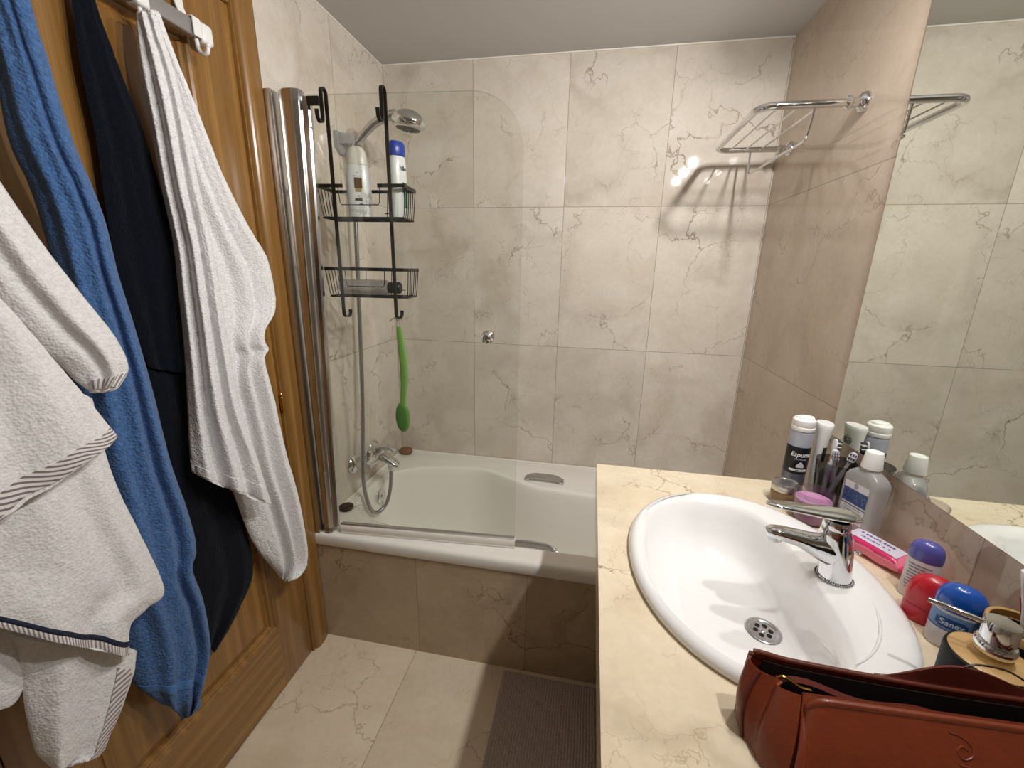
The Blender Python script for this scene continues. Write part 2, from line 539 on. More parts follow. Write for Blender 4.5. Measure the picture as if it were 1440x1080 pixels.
TW = {
    'white_long': [(-0.898,0.824,1.855,-0.865,0.832,1.856),(-0.898,0.814,1.767,-0.864,0.849,1.798),(-0.898,0.814,1.654,-0.863,0.882,1.706),(-0.898,0.817,1.534,-0.861,0.922,1.589),(-0.898,0.83,1.419,-0.86,0.973,1.487),(-0.898,0.832,1.357,-0.859,1.024,1.407),(-0.898,0.832,1.293,-0.858,1.037,1.314),(-0.898,0.831,1.261,-0.856,1.023,1.261),(-0.898,0.832,1.219,-0.855,0.983,1.223),(-0.898,0.833,1.193,-0.854,0.973,1.19),(-0.898,0.835,1.165,-0.853,0.981,1.168),(-0.898,0.832,1.069,-0.851,0.959,1.142),(-0.898,0.835,0.955,-0.85,0.974,1.03),(-0.898,0.843,0.811,-0.849,0.988,0.875),(-0.898,0.866,0.677,-0.847,1.016,0.685),(-0.898,0.893,0.581,-0.846,1.02,0.477),(-0.898,0.95,0.462,-0.845,0.952,0.462)],
    'white_short': [(-0.898,0.816,1.845,-0.85,0.811,1.837),(-0.897,0.805,1.81,-0.846,0.814,1.799),(-0.896,0.795,1.747,-0.842,0.822,1.742),(-0.895,0.796,1.661,-0.838,0.826,1.655),(-0.894,0.794,1.543,-0.834,0.827,1.534),(-0.893,0.797,1.432,-0.83,0.833,1.419),(-0.892,0.789,1.343,-0.826,0.829,1.296),(-0.891,0.777,1.219,-0.822,0.825,1.182),(-0.89,0.759,1.092,-0.818,0.825,1.051),(-0.889,0.741,0.977,-0.814,0.849,0.909),(-0.888,0.736,0.919,-0.81,0.868,0.769)],
    'navy_top': [(-0.916,0.715,1.843,-0.912,0.748,1.86),(-0.916,0.711,1.8,-0.912,0.753,1.82),(-0.916,0.704,1.723,-0.912,0.769,1.749),(-0.916,0.703,1.599,-0.912,0.793,1.648),(-0.917,0.695,1.476,-0.912,0.809,1.532),(-0.917,0.692,1.372,-0.912,0.824,1.426),(-0.917,0.698,1.274,-0.912,0.818,1.294),(-0.917,0.711,1.175,-0.912,0.792,1.146)],
    'navy_low': [(-0.926,0.688,1.411,-0.923,0.824,1.418),(-0.926,0.698,1.274,-0.922,0.825,1.26),(-0.926,0.695,1.124,-0.922,0.816,1.09),(-0.926,0.7,0.957,-0.921,0.83,0.916),(-0.925,0.697,0.777,-0.921,0.875,0.724),(-0.925,0.699,0.636,-0.92,0.885,0.531),(-0.925,0.697,0.532,-0.92,0.814,0.446),(-0.925,0.715,0.455,-0.919,0.729,0.395)],
    'blue': [(-0.895,0.585,1.852,-0.86,0.6,1.852),(-0.89,0.576,1.766,-0.83,0.587,1.768),(-0.891,0.571,1.695,-0.831,0.593,1.701),(-0.891,0.559,1.57,-0.831,0.603,1.58),(-0.892,0.57,1.503,-0.832,0.618,1.508),(-0.893,0.574,1.439,-0.833,0.627,1.45),(-0.893,0.574,1.348,-0.833,0.629,1.367),(-0.894,0.566,1.265,-0.834,0.638,1.271),(-0.894,0.553,1.153,-0.834,0.646,1.144),(-0.895,0.539,1.036,-0.835,0.652,0.989),(-0.896,0.532,0.923,-0.836,0.667,0.863),(-0.896,0.528,0.817,-0.836,0.669,0.775),(-0.897,0.529,0.733,-0.837,0.652,0.729),(-0.897,0.532,0.652,-0.837,0.661,0.635),(-0.898,0.529,0.582,-0.838,0.657,0.515),(-0.899,0.532,0.527,-0.839,0.635,0.455),(-0.899,0.56,0.462,-0.839,0.614,0.415),(-0.9,0.62,0.355,-0.84,0.605,0.383)],
    'sleeve': [(-0.89,0.485,1.852,-0.862,0.5,1.852),(-0.875,0.4,1.6,-0.835,0.455,1.6),(-0.8,0.411,1.44,-0.775,0.446,1.543),(-0.8,0.422,1.382,-0.773,0.468,1.477),(-0.8,0.442,1.316,-0.772,0.493,1.408),(-0.8,0.468,1.26,-0.77,0.525,1.334),(-0.8,0.492,1.23,-0.768,0.555,1.266),(-0.8,0.505,1.204,-0.767,0.563,1.214),(-0.8,0.518,1.186,-0.765,0.541,1.186)],
    'flap': [(-0.885,0.475,1.846,-0.858,0.49,1.846),(-0.86,0.36,1.58,-0.815,0.42,1.58),(-0.77,0.358,1.411,-0.75,0.395,1.402),(-0.77,0.34,1.335,-0.746,0.426,1.32),(-0.77,0.322,1.257,-0.743,0.454,1.247),(-0.77,0.302,1.17,-0.739,0.476,1.188),(-0.77,0.274,1.028,-0.735,0.501,1.116)],
    'lower': [(-0.82,0.347,1.291,-0.79,0.516,1.172),(-0.817,0.331,1.225,-0.788,0.514,1.072),(-0.814,0.319,1.157,-0.786,0.519,0.996),(-0.811,0.311,1.105,-0.784,0.531,0.917),(-0.809,0.308,1.048,-0.781,0.548,0.775),(-0.806,0.309,1.006,-0.779,0.511,0.763),(-0.803,0.312,0.971,-0.777,0.479,0.756),(-0.8,0.314,0.933,-0.775,0.465,0.708)],
    'tail': [(-0.83,0.359,0.85,-0.8,0.492,0.681),(-0.83,0.363,0.816,-0.8,0.48,0.645),(-0.83,0.36,0.768,-0.8,0.463,0.617),(-0.83,0.352,0.705,-0.8,0.442,0.587),(-0.83,0.348,0.651,-0.8,0.424,0.569),(-0.83,0.348,0.618,-0.8,0.407,0.55),(-0.83,0.359,0.574,-0.8,0.382,0.569)],
    'tail_left': [(-0.85,0.323,0.918,-0.83,0.373,0.849),(-0.85,0.314,0.878,-0.83,0.369,0.813),(-0.85,0.306,0.837,-0.83,0.365,0.776),(-0.85,0.303,0.804,-0.83,0.359,0.746),(-0.85,0.305,0.775,-0.83,0.344,0.73),(-0.85,0.319,0.741,-0.83,0.327,0.74)],
}
# ------------------------------------------------------------------ setting
bm = box(B(), -1.0, 1.0, -1.15, 1.95, -.05, 0); struct('floor', bm, m_floor, smooth=False)
bm = box(B(), -1.0, .70, -1.15, 1.95, H, H+.05); struct('ceiling', bm, m_ceiling, smooth=False)
bm = box(B(), -1.0, .70, YB, YB+.05, 0, H); struct('wall_back', bm, m_wall, smooth=False)
DY0, DY1 = .26, 1.17       # outer edges of the door casing
bm = B()
box(bm, -1.0, XL, DY1-.002, YB, 0, H)
box(bm, -1.0, XL, -1.15, DY0+.002, 0, H)
box(bm, -1.0, XL, DY0+.002, DY1-.002, 2.083, H)
box(bm, -1.0, -.985, DY0+.002, DY1-.002, 0, 2.083)
struct('wall_left', bm, m_wall_side, smooth=False)
bm = box(B(), XR, .70, -1.15, YB, 0, H); struct('wall_right', bm, m_wall_right, smooth=False)
bm = box(B(), -1.0, .70, -1.20, -1.15, 0, H); struct('wall_front', bm, m_wall, smooth=False)
# white caulk bead between tiles and ceiling
bm = B()
tube(bm, [(XL, YB-.001, H-.001), (XR-.002, YB-.001, H-.001)], .0035, 8)
tube(bm, [(XL+.001, .2, H-.001), (XL+.001, YB, H-.001)], .0035, 8)
struct('trim_1', bm, m_caulk)
# front of the tub enclosure, faced with the wall marble
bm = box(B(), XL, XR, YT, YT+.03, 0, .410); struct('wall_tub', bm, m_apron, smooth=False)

# door casing
def casing(bm, path_y0, path_y1, z0, z1):
    box(bm, -.984, -.925, path_y0, path_y1, z0, z1, .005, 3)
bm = B()
# moulded section swept up the right jamb: (x, y) outline
sec = [(-.984, 1.095), (-.940, 1.095), (-.932, 1.0975), (-.932, 1.1005), (-.936, 1.103), (-.936, 1.106), (-.930, 1.109),
       (-.924, 1.116), (-.922, 1.124), (-.9225, 1.145), (-.924, 1.155), (-.9255, 1.1685), (-.929, 1.172), (-.984, 1.172)]
loft(bm, [[Vector((x, y, z)) for x, y in sec] for z in (0, .5, 1, 1.5, 2.087)])
sec2 = [(x, .353+(1.0947-y)+.0003-.0003 if False else .353-(y-1.095)) for x, y in sec]
loft(bm, [[Vector((x, y+.0, z)) for x, y in sec2] for z in (0, .5, 1, 1.5, 2.087)])
struct('trim_2', bm, m_oak)
bm = B()
sech = [(x, 2.01+(y-1.095)) for x, y in sec]
loft(bm, [[Vector((x-.0006, y, z)) for x, z in sech] for y in (.353, .6, .9, 1.095)])
struct('trim_3', bm, m_oak_h)

# door leaf with two raised panels
LY0, LY1, LZ1 = .355, 1.0935, 2.008
XF = -.938
door = bpy.data.objects.new('door_1', None); C.objects.link(door); MW[door] = Matrix.Identity(4)
door['kind'] = 'structure'
PY0, PY1 = .475, .958
panels = [(.245, .56), (.70, 1.885)]
bm = B()
box(bm, -.978, XF, LY0, PY0, .004, LZ1, .0015, 2)
box(bm, -.978, XF, PY1, LY1, .004, LZ1, .0015, 2)
obj('stile', bm, m_oak, door)
bm = B()
zs = [.004]+[z for p in panels for z in p]+[LZ1]
for i in range(0, len(zs), 2):
    box(bm, -.978, XF, PY0, PY1, zs[i], zs[i+1])
obj('rail', bm, m_oak_h, door)
for z0, z1 in panels:
    bm = B()
    rings = []
    for ins, x in ((0, XF-.012), (.028, XF-.012), (.05, XF-.003), (.06, XF-.003)):
        rings.append([Vector((x, PY0+ins, z0+ins)), Vector((x, PY1-ins, z0+ins)), Vector((x, PY1-ins, z1-ins)), Vector((x, PY0+ins, z1-ins))])
    loft(bm, rings, cap0=False)
    obj('panel', bm, m_oak, door, smooth=False)
    bm = B()
    rings = []
    for ins, x in ((-.004, XF-.001), (-.003, XF+.004), (.004, XF+.0065), (.009, XF+.003), (.012, XF-.002), (.016, XF-.001), (.021, XF-.005), (.024, XF-.0115)):
        rings.append([Vector((x, PY0+ins, z0+ins)), Vector((x, PY1-ins, z0+ins)), Vector((x, PY1-ins, z1-ins)), Vector((x, PY0+ins, z1-ins))])
    loft(bm, rings, cap0=False, cap1=False)
    obj('panel_moulding', bm, m_oak, door, smooth=False)
for hz in (.972,):
    bm = B()
    lathe(bm, [(.0045, -.022), (.0055, -.020), (.0055, .020), (.0045, .022)], 14, c=(-.930, 1.0945, hz))
    lathe(bm, [(.002, .0225), (.0045, .024), (.005, .028), (.002, .033)], 14, c=(-.930, 1.0945, hz))
    lathe(bm, [(.002, -.033), (.005, -.028), (.0045, -.024), (.002, -.0225)], 14, c=(-.930, 1.0945, hz))
    obj('hinge', bm, m_brass, door)

# ------------------------------------------------------------------ bathtub
tub = thing('bathtub', 'white built-in bathtub behind the glass screen, tiled front', 'bathtub', (-.15, 1.55, 0))
def tub_ring(kind, z, sh=0.0):
    """inner outline of the basin, counter-clockwise; narrower at the back to the right of the hip step"""
    pts = []
    n = 96
    x0, x1 = -.905+sh*.35+max(0, sh-.06)*1.2, .56-sh*2.2
    y0 = 1.245+sh*.55
    cx, cy = (x0+x1)/2, 1.5
    for i in range(n):
        t = 2*PI*i/n
        c, s = math.cos(t), math.sin(t)
        e = 3.4
        x = cx+(x1-x0)/2*math.copysign(abs(c)**(2/e), c)
        yb = lerp(1.800, 1.668, sstep(-.50, -.16, x))-.03*(1-sstep(-1.0, -.45, x))-.05*sstep(-.25, .55, x)
        yb -= sh*.55
        hgt = math.copysign(abs(s)**(2/e), s)
        y = cy+(yb-cy)*hgt if s > 0 else cy+(cy-y0)*hgt
        pts.append(Vector((x, y, z)))
    return pts
def rect_like(ring, x0, x1, y0, y1, z):
    out = []
    cx, cy = (x0+x1)/2, (y0+y1)/2
    n = len(ring)
    for i in range(n):
        t = 2*PI*i/n
        c, s = math.cos(t), math.sin(t)
        k = 1/max(abs(c), abs(s))
        out.append(Vector((cx+(x1-x0)/2*c*k, cy+(y1-y0)/2*s*k, z)))
    # snap the nearest points to the corners
    return out
ZR = .4576
inner = tub_ring(0, ZR)
def ov(x0, x1, y0, y1, z): return rect_like(inner, x0, x1, y0, y1, z)
rings = [ov(XL+.001, XR-.001, YT-.006, YB-.001, ZR-.046), ov(XL+.001, XR-.001, YT-.009, YB-.001, ZR-.040),
         ov(XL+.001, XR-.001, YT-.010, YB-.001, ZR-.014), ov(XL+.001, XR-.001, YT-.007, YB-.001, ZR-.005),
         ov(XL+.001, XR-.001, YT+.001, YB-.002, ZR), ov(XL+.003, XR-.003, YT+.012, YB-.004, ZR+.0005)]
def lerp_ring(a, b, t, dz=0): return [p.lerp(q, t)+Vector((0, 0, dz)) for p, q in zip(a, b)]
o0 = rings[-1]
rings += [lerp_ring(o0, inner, .5), lerp_ring(o0, inner, .9), inner]
for sh, z in ((.006, ZR-.003), (.013, ZR-.012), (.02, ZR-.03), (.035, ZR-.1), (.05, ZR-.2), (.065, ZR-.28), (.085, ZR-.33), (.115, ZR-.36), (.16, ZR-.375)):
    rings.append(tub_ring(0, z, sh))
last = rings[-1]
cen = sum(last, Vector())/len(last)
rings.append([p.lerp(cen, .55)-Vector((0, 0, .006)) for p in last])
rings.append([p.lerp(cen, .95)-Vector((0, 0, .009)) for p in last])
bm = B(); loft(bm, rings, cap0=False)
obj('tub_shell', bm, m_acryl, tub, sharp=60)
# caulk bead where the tub meets the walls
bm = B()
tube(bm, [(XL+.006, YB-.0062, ZR+.002), (XR-.01, YB-.0062, ZR+.002)], .0055, 8)
tube(bm, [(XL+.0062, YT+.040, ZR+.002), (XL+.0062, YB-.004, ZR+.002)], .0055, 8)
obj('sealant_bead', bm, m_caulk, tub)
# grab handles: arched chrome bars
def grab(x, y, z, ang, tilt):
    M = Matrix.Translation((x, y, z)) @ Matrix.Rotation(ang, 4, 'Z') @ Matrix.Rotation(tilt, 4, 'X')
    bm = B()
    rr = []
    for i in range(21):
        s = -1+2*i/20
        xx = s*.088
        up = .020*(1-abs(s)**4)
        hw = .020*(1-.35*abs(s)**6)
        ring = []
        for k in range(16):
            a = 2*PI*k/16
            ring.append(M @ Vector((xx, hw*math.copysign(abs(math.cos(a))**.7, math.cos(a)), up+.006*math.copysign(abs(math.sin(a))**.7, math.sin(a)))))
        rr.append(ring)
    loft(bm, rr)
    for s in (-1, 1):
        box(bm, s*.078-.010, s*.078+.010, -.015, .015, -.012, .012, .004, 2, M=M)
    return obj('grab_handle', bm, m_chrome2, tub)
grab(-.16, 1.735, ZR+.006, R(-2), R(4))
grab(-.15, 1.272, ZR-.024, R(0), R(-68))
# overflow with plug chain
M = Matrix.Translation((-.888, 1.575, .383)) @ Matrix.Rotation(R(87), 4, 'Y')
bm = B(); lathe(bm, [(.034, -.004), (.035, .002), (.031, .006), (.014, .009), (.012, .013), (.002, .014)], 32, M=M)
obj('overflow', bm, m_chrome, tub)
bm = B(); lathe(bm, [(.032, 0), (.032, .004), (.022, .005), (.018, .002), (.002, .002)], 32, c=(-.50, 1.50, .0755))
obj('drain', bm, m_chrome, tub)

plug = thing('bath_plug', 'black bath plug on a chain lying on the tub rim corner', 'plug', (-.905, 1.335, ZR))
bm = B(); lathe(bm, [(.024, .0015), (.026, .003), (.028, .010), (.028, .013), (.025, .0155), (.001, .0155)], 32, c=(-.905, 1.335, ZR))
obj('stopper', bm, m_rubber, plug)
bm = B()
ch = smooth_path([(-.880, 1.342, ZR+.010), (-.866, 1.362, ZR+.005), (-.862, 1.39, ZR-.008), (-.880, 1.44, .40), (-.8805, 1.50, .345), (-.880, 1.555, .325), (-.878, 1.575, .352)], 10)
tube(bm, ch, .0016, 6)
obj('chain', bm, m_chrome2, plug)

# soap on the rim corner
bm = B()
rr = [[Vector((p.x, p.y, z)) for p in sup(-.895, 1.873, .033*k, .024*k, z, 2.6, 32)] for k, z in ((.8, ZR+.002), (.95, ZR+.006), (1, ZR+.014), (.97, ZR+.024), (.85, ZR+.030), (.5, ZR+.033))]
loft(bm, rr)
tag(obj('soap_bar', bm, pm('brown_soap', '#7a5238', .45, sss=.1)), 'brown bar of soap on the tub rim in the back corner', 'soap')

# ------------------------------------------------------------------ shower screen
GX0, GY0, GSL = -.892, 1.1965, .0739
GANG = math.atan(GSL)
def gp(s, off, z):
    """point on the screen: s metres along the pane from its hinge, off metres behind it"""
    return Vector((GX0+s*math.cos(GANG)-off*math.sin(GANG), GY0+s*math.sin(GANG)+off*math.cos(GANG), z))
scr = thing('shower_screen', 'frameless glass shower screen with rounded corner and chrome wall profile', 'shower screen', (GX0, GY0, ZR))
GW, ZB, ZT, RAD = .684, .478, 1.845, .145
outl = [(.02, ZB), (GW, ZB)]
for i in range(17):
    a = R(90*i/16)
    outl.append((GW-RAD+RAD*math.cos(a), ZT-RAD+RAD*math.sin(a)))
outl += [(.02, ZT)]
bm = B()
f1 = [bm.verts.new(gp(s, -.003, z)) for s, z in outl]
f2 = [bm.verts.new(gp(s, .003, z)) for s, z in outl]
bm.faces.new(f1); bm.faces.new(list(reversed(f2)))
n = len(outl)
for i in range(n):
    f = bm.faces.new((f1[i], f2[i], f2[(i+1) % n], f1[(i+1) % n])); f.material_index = 1
obj('glass_pane', bm, [m_glass, m_glass_edge], scr, smooth=False)
# wall profile and hinge post (the post leans a little and narrows downwards)
bm = B()
sec = [(-.9385, 1.176), (-.925, 1.172), (-.910, 1.172), (-.908, 1.178), (-.908, 1.205), (-.9385, 1.205)]
loft(bm, [[Vector((x, y, z)) for x, y in sec] for z in (ZR+.002, 1.0, 1.856)])
obj('wall_profile', bm, m_alu, scr, sharp=30)
def post_ring(z, k=1.0):
    t = (z-.46)/1.39
    cx, rx = lerp(-.8825, -.860, t), lerp(.019, .034, t)
    out = []
    for i in range(48):
        a = 2*PI*i/48
        w = (1+.02*math.sin(a*9))*k
        out.append(Vector((cx+rx*w*math.copysign(abs(math.cos(a))**.9, math.cos(a)), 1.197+.021*w*math.copysign(abs(math.sin(a))**.8, math.sin(a)), z)))
    return out
bm = B(); loft(bm, [post_ring(z) for z in (ZR+.004, .8, 1.2, 1.5, 1.84)])
obj('hinge_post', bm, m_alu, scr)
bm = B(); loft(bm, [post_ring(1.825, 1.03), post_ring(1.852, 1.03), post_ring(1.856, .92)])
obj('post_cap', bm, m_chrome2, scr)
bm = B(); loft(bm, [post_ring(ZR+.003, 1.05), post_ring(ZR+.020, 1.05), post_ring(ZR+.022, .98)])
obj('post_cap', bm, m_chrome2, scr)
bm = B()
rr = []
for z in (ZR+.02, 1.84):
    t = (z-.46)/1.39
    e0, e1 = lerp(-.866, -.830, t), lerp(-.850, -.806, t)
    rr.append([Vector((x, 1.1985+.0739*(x+.892)+o, z)) for x, o in ((e0, -.009), (e1-.004, -.009), (e1, -.005), (e1, .005), (e1-.004, .009), (e0, .009))])
loft(bm, rr)
obj('glass_clamp_strip', bm, m_chrome2, scr, sharp=25)
# drip seal along the bottom
bm = B()
sec = [(-.010, .487), (-.013, .483), (-.015, .474), (-.012, .465), (-.014, .460), (.010, .460), (.012, .470), (.010, .487)]
loft(bm, [[gp(s, o, z) for o, z in sec] for s in (.055, .3, .5, GW+.002)])
obj('drip_seal', bm, pm('clear_white_seal', '#e4ded4', .22, coat=.4), scr, sharp=35)
bm = B()
loft(bm, [[gp(s, o, z) for o, z in ((-.0065, .484), (-.0065, .494), (.0065, .494), (.0065, .484))] for s in (.055, GW)])
obj('seal_rail', bm, m_chrome2, scr, smooth=False)
# round knob through the glass
s_k = (-.306-GX0)/math.cos(GANG)
Mk = Matrix.Translation(gp(s_k, 0, 1.188)) @ Matrix.Rotation(GANG, 4, 'Z') @ Matrix.Rotation(R(90), 4, 'X')
bm = B()
lathe(bm, [(.019, .0035), (.020, .006), (.017, .010), (.009, .013), (.009, .020), (.013, .024), (.016, .030), (.014, .037), (.008, .041), (.001, .042)], 28, M=Mk)
lathe(bm, [(.001, -.042), (.008, -.041), (.014, -.037), (.016, -.030), (.013, -.024), (.009, -.020), (.009, -.013), (.017, -.010), (.020, -.006), (.019, -.0035)], 28, M=Mk)
obj('door_knob', bm, m_chrome, scr)

# ------------------------------------------------------------------ shower caddy over the glass
cad = thing('shower_caddy', 'black wire two-tier caddy hooked over the top of the glass screen', 'shower caddy', gp(.20, .013, 1.3))
def s_of(x): return (x-GX0)/math.cos(GANG)
SL, SR = s_of(-.768), s_of(-.597)
for s in (SL, SR):
    bm = B()
    pts = [(.013, 1.245), (.013, 1.30), (.013, 1.60), (.013, 1.80), (.013, 1.848)]
    arc = [(.013*math.cos(R(a)), 1.848+.013*math.sin(R(a))) for a in range(15, 181, 15)]
    down = [(-.013, 1.82), (-.013, 1.785)]
    hook = [(-.013-.014+.014*math.cos(R(a)), 1.785-.016*math.sin(R(a))) for a in range(30, 181, 30)]
    hook += [(-.042, 1.797)]
    flatbar(bm, [gp(s, o, z) for o, z in pts+arc+down+hook], .010, .004, gp(1, 0, 0)-gp(0, 0, 0))
    obj('hanger_rail', bm, m_black, cad, sharp=50)
    bm = B()
    hk = [(.013, 1.26)]+[(.013+.012-.012*math.cos(R(a)), 1.247-.013*math.sin(R(a))) for a in range(0, 181, 20)]+[(.037, 1.256)]
    pts = [gp(s+.010*sstep(.013, .04, o), o, z) for o, z in hk]
    flatbar(bm, pts, .010, .004, gp(1, 0, 0)-gp(0, 0, 0))
    obj('towel_hook', bm, m_black, cad, sharp=50)
# clip bumper on the left rail
bm = B()
flatbar(bm, [gp(SL-.036, -.022, 1.823), gp(SL-.004, -.022, 1.823)], .022, .006, (0, 0, 1))
box(bm, 0, .004, -.016, 0, -.011, .011, M=Matrix.Translation(gp(SL-.006, -.008, 1.823)))
obj('glass_clip', bm, m_black, cad)
def basket(zt, zb, gap):
    b = B()
    s0, s1 = s_of(-.822), s_of(-.556)
    d0, d1 = .018, .118
    tb = .007
    # top rim as a flat band; the side towards the glass is open in the middle
    def band(p, q, z=zt, h=.010):
        flatbar(b, [gp(*p, z), gp(*q, z)], h, .003, (0, 0, 1))
    if gap:
        band((s0, d0), (lerp(s0, s1, .30), d0)); band((lerp(s0, s1, .70), d0), (s1, d0))
    else:
        band((s0, d0), (s1, d0))
    band((s0, d1), (s1, d1)); band((s0, d0), (s0, d1)); band((s1, d0), (s1, d1))
    bi = .014
    bz = zb
    # bottom frame
    for p, q in (((s0+bi, d0), (s1-bi*.4, d0)), ((s0+bi, d1-bi), (s1-bi*.4, d1-bi)), ((s0+bi, d0), (s0+bi, d1-bi)), ((s1-bi*.4, d0), (s1-bi*.4, d1-bi))):
        tube(b, [gp(*p, bz), gp(*q, bz)], .003, 8)
    # end wires
    w = .0014
    for k in range(6):
        d = lerp(d0+.004, d1-.004, k/5); dd = lerp(d0+.002, d1-bi-.002, k/5)
        tube(b, smooth_path([gp(s0, d, zt-.003), gp(s0+bi*.8, dd, bz+.008), gp(s0+bi+.006, dd, bz)], 4), w, 6)
        tube(b, smooth_path([gp(s1, d, zt-.003), gp(s1-bi*.3, dd, bz+.008), gp(s1-bi*.4-.006, dd, bz)], 4), w, 6)
        tube(b, [gp(s0+bi, dd, bz), gp(s1-bi*.4, dd, bz)], w, 6)
    # floor cross wires
    for k in range(7):
        s = lerp(s0+bi+.02, s1-bi-.02, k/6)
        tube(b, [gp(s, d0, bz), gp(s, d1-bi, bz)], w, 6)
    # wire loop dropping from the rim on the glass side
    a, c = lerp(s0, s1, .245), lerp(s0, s1, .725)
    zl = zt-.052
    tube(b, [gp(a, d0, zt-.002), gp(a+.003, d0, zl+.006), gp(a+.008, d0, zl), gp(c-.008, d0, zl), gp(c-.003, d0, zl+.006), gp(c, d0, zt-.002)], w, 6)
    # back guard wires
    for k in (.33, .66, .9):
        s = lerp(s0, s1, k)
        tube(b, [gp(s, d1, zt-.003), gp(s, d1-bi, bz)], w, 6)
    tube(b, [gp(lerp(s0, s1, .62), d1-.004, zt-.065), gp(lerp(s0, s1, .83), d1-.004, zt-.065)], w, 6)
    return obj('basket', b, m_black, cad)
basket(1.617, 1.529, True)
basket(1.381, 1.298, False)

# bottles in the caddy ------------------------------------------------
def oval_bottle(name, prof, mat, parent, n=40, e=2.2, dx=None):
    """loft of super-ellipses: prof rows (a, b, z[, cx])"""
    b = B()
    loft(b, [sup(r[3] if len(r) > 3 else 0, 0, max(r[0], .0006), max(r[1], .0006), r[2], e, n) for r in prof])
    return obj(name, b, mat, parent, local=True)
m_shwhite = pm('pearl_white_bottle', '#dcdcdc', .3, coat=.2)
p = gp(s_of(-.714), .065, 1.5315)
t = thing('shampoo_bottle', 'white shampoo bottle with a gold label square in the upper basket', 'bottle', p, R(26), 'bottles in the shower caddy')
oval_bottle('bottle_body', [(.030, .020, 0), (.034, .023, .003), (.034, .023, .03), (.036, .024, .07), (.036, .024, .105), (.033, .023, .135), (.031, .022, .148)], m_shwhite, t)
oval_bottle('cap', [(.0305, .0215, .1485), (.031, .022, .152), (.029, .021, .172), (.025, .019, .187), (.018, .015, .197), (.008, .007, .201)], pm('cream_cap', '#d8d2c8', .3), t)
b = B(); patch(b, .0368, -24, 24, .083, .112, sy=.67); obj('label_square', b, pm('bronze_label', '#6b4a2e', .3, .4), t, local=True)
b = B(); patch(b, .0368, -18, 18, .073, .083, sy=.67); obj('label_band', b, pm('gold_label', '#b29a5c', .3, .4), t, local=True)
m_ink = pm('grey_ink', '#4a474a', .5)
m_inkd = pm('dark_ink', '#20202a', .5)
b = B(); print_row(b, .0362, -24, 22, .052, .0085, 3, sy=.68, cells=8); obj('printed_name', b, m_inkd, t, local=True)
for z, a0, a1, hh in ((.0615, -10, 8, .0025), (.0395, 2, 22, .0035), (.1165, -26, 26, .0016), (.126, -3, 3, .003)):
    b = B(); print_row(b, .0362, a0, a1, z, hh, int(z*1000), sy=.68, cells=7 if a1-a0 > 10 else 1); obj('printed_line', b, m_ink, t, local=True)

p = gp(s_of(-.588), .06, 1.5315)
t = thing('shampoo_bottle', 'white shampoo bottle with blue flip cap beside right rail of caddy', 'bottle', p, R(62), 'bottles in the shower caddy')
oval_bottle('bottle_body', [(.022, .015, 0), (.025, .018, .003), (.026, .019, .05), (.027, .019, .10), (.027, .019, .14), (.025, .018, .165), (.0235, .017, .170)], m_shwhite, t)
oval_bottle('cap', [(.0235, .0175, .1705), (.025, .0185, .174), (.026, .019, .19), (.025, .018, .203), (.021, .014, .210), (.010, .006, .212)], pm('blue_cap', '#2a3f9e', .3), t)
b = B(); patch(b, .0266, 0, 60, .07, .10, sy=.72); patch(b, .0266, 10, 50, .03, .07, sy=.72); obj('green_label', b, pm('green_print', '#3f6f63', .4), t, local=True)
b = wrap_text('h&s', .018, .0272, .138, 12, sy=.71); obj('lettering', b, m_inkd, t, local=True)

Mt = Matrix.Translation(gp(s_of(-.795), .060, 1.3255)) @ Matrix.Rotation(GANG, 4, 'Z') @ Matrix.Rotation(R(90), 4, 'Y')
t = thing('shower_gel_bottle', 'clear grey bottle with black cap lying in the lower basket', 'bottle', gp(s_of(-.795), .06, 1.3255), 0, 'bottles in the shower caddy', rot=Matrix.Rotation(GANG, 4, 'Z') @ Matrix.Rotation(R(90), 4, 'Y'))
oval_bottle('bottle_body', [(.018, .018, 0), (.0225, .0225, .004), (.0235, .0235, .012), (.0235, .0235, .15), (.021, .021, .158), (.016, .016, .161)], clearmat('smoky_bottle', (.80, .78, .78, 1), .8, .08, .6, '#b8b0ab'), t, e=2)
oval_bottle('cap', [(.0175, .0175, .1615), (.0185, .0185, .164), (.0185, .0185, .196), (.016, .016, .199)], pm('black_cap', '#15130f', .35), t, e=2)

# green back brush on a cord from the right hook ----------------------
brx, bry = -.603, 1.258
br = thing('bath_brush', 'translucent green long-handled bath brush hanging by a cord', 'brush', (brx, bry, 1.02))
m_green = pm('green_plastic', '#7fb352', .3, trans=.1, coat=.2)
rr = []
for z, dx, w, d in ((1.205, .0, .007, .004), (1.198, 0, .009, .0055), (1.17, .001, .011, .006), (1.12, .006, .0135, .0065), (1.07, .010, .0145, .0065), (1.02, .008, .013, .006),
                    (.98, .003, .0105, .0055), (.955, .000, .0095, .0055), (.945, -.001, .012, .006)):
    rr.append(sup(brx+dx, bry, w, d, z, 2.4, 20))
b = B(); loft(b, rr); obj('handle', b, m_green, br)
b = B()
rr = []
for k in range(15):
    u = -1+2*k/14
    w = math.sqrt(max(0, 1-u*u))
    rr.append(sup(brx-.004, bry, .0245*w+.001, .010*w+.001, .897+.055*u, 2, 28))
loft(b, rr); obj('brush_head', b, pm('green_plastic_head', '#659a45', .35, trans=.05, coat=.2), br)
b = B()
rr = []
for k in range(9):
    u = -1+2*k/8
    w = math.sqrt(max(0, 1-u*u))
    rr.append(sup(brx-.004, bry-.009, .0205*w+.0005, .004*w+.0005, .897+.047*u, 2, 24))
loft(b, rr); obj('bristle_pad', b, pm('dark_green_pad', '#4f8434', .7, bump=(300, .8, .002)), br)
b = B()
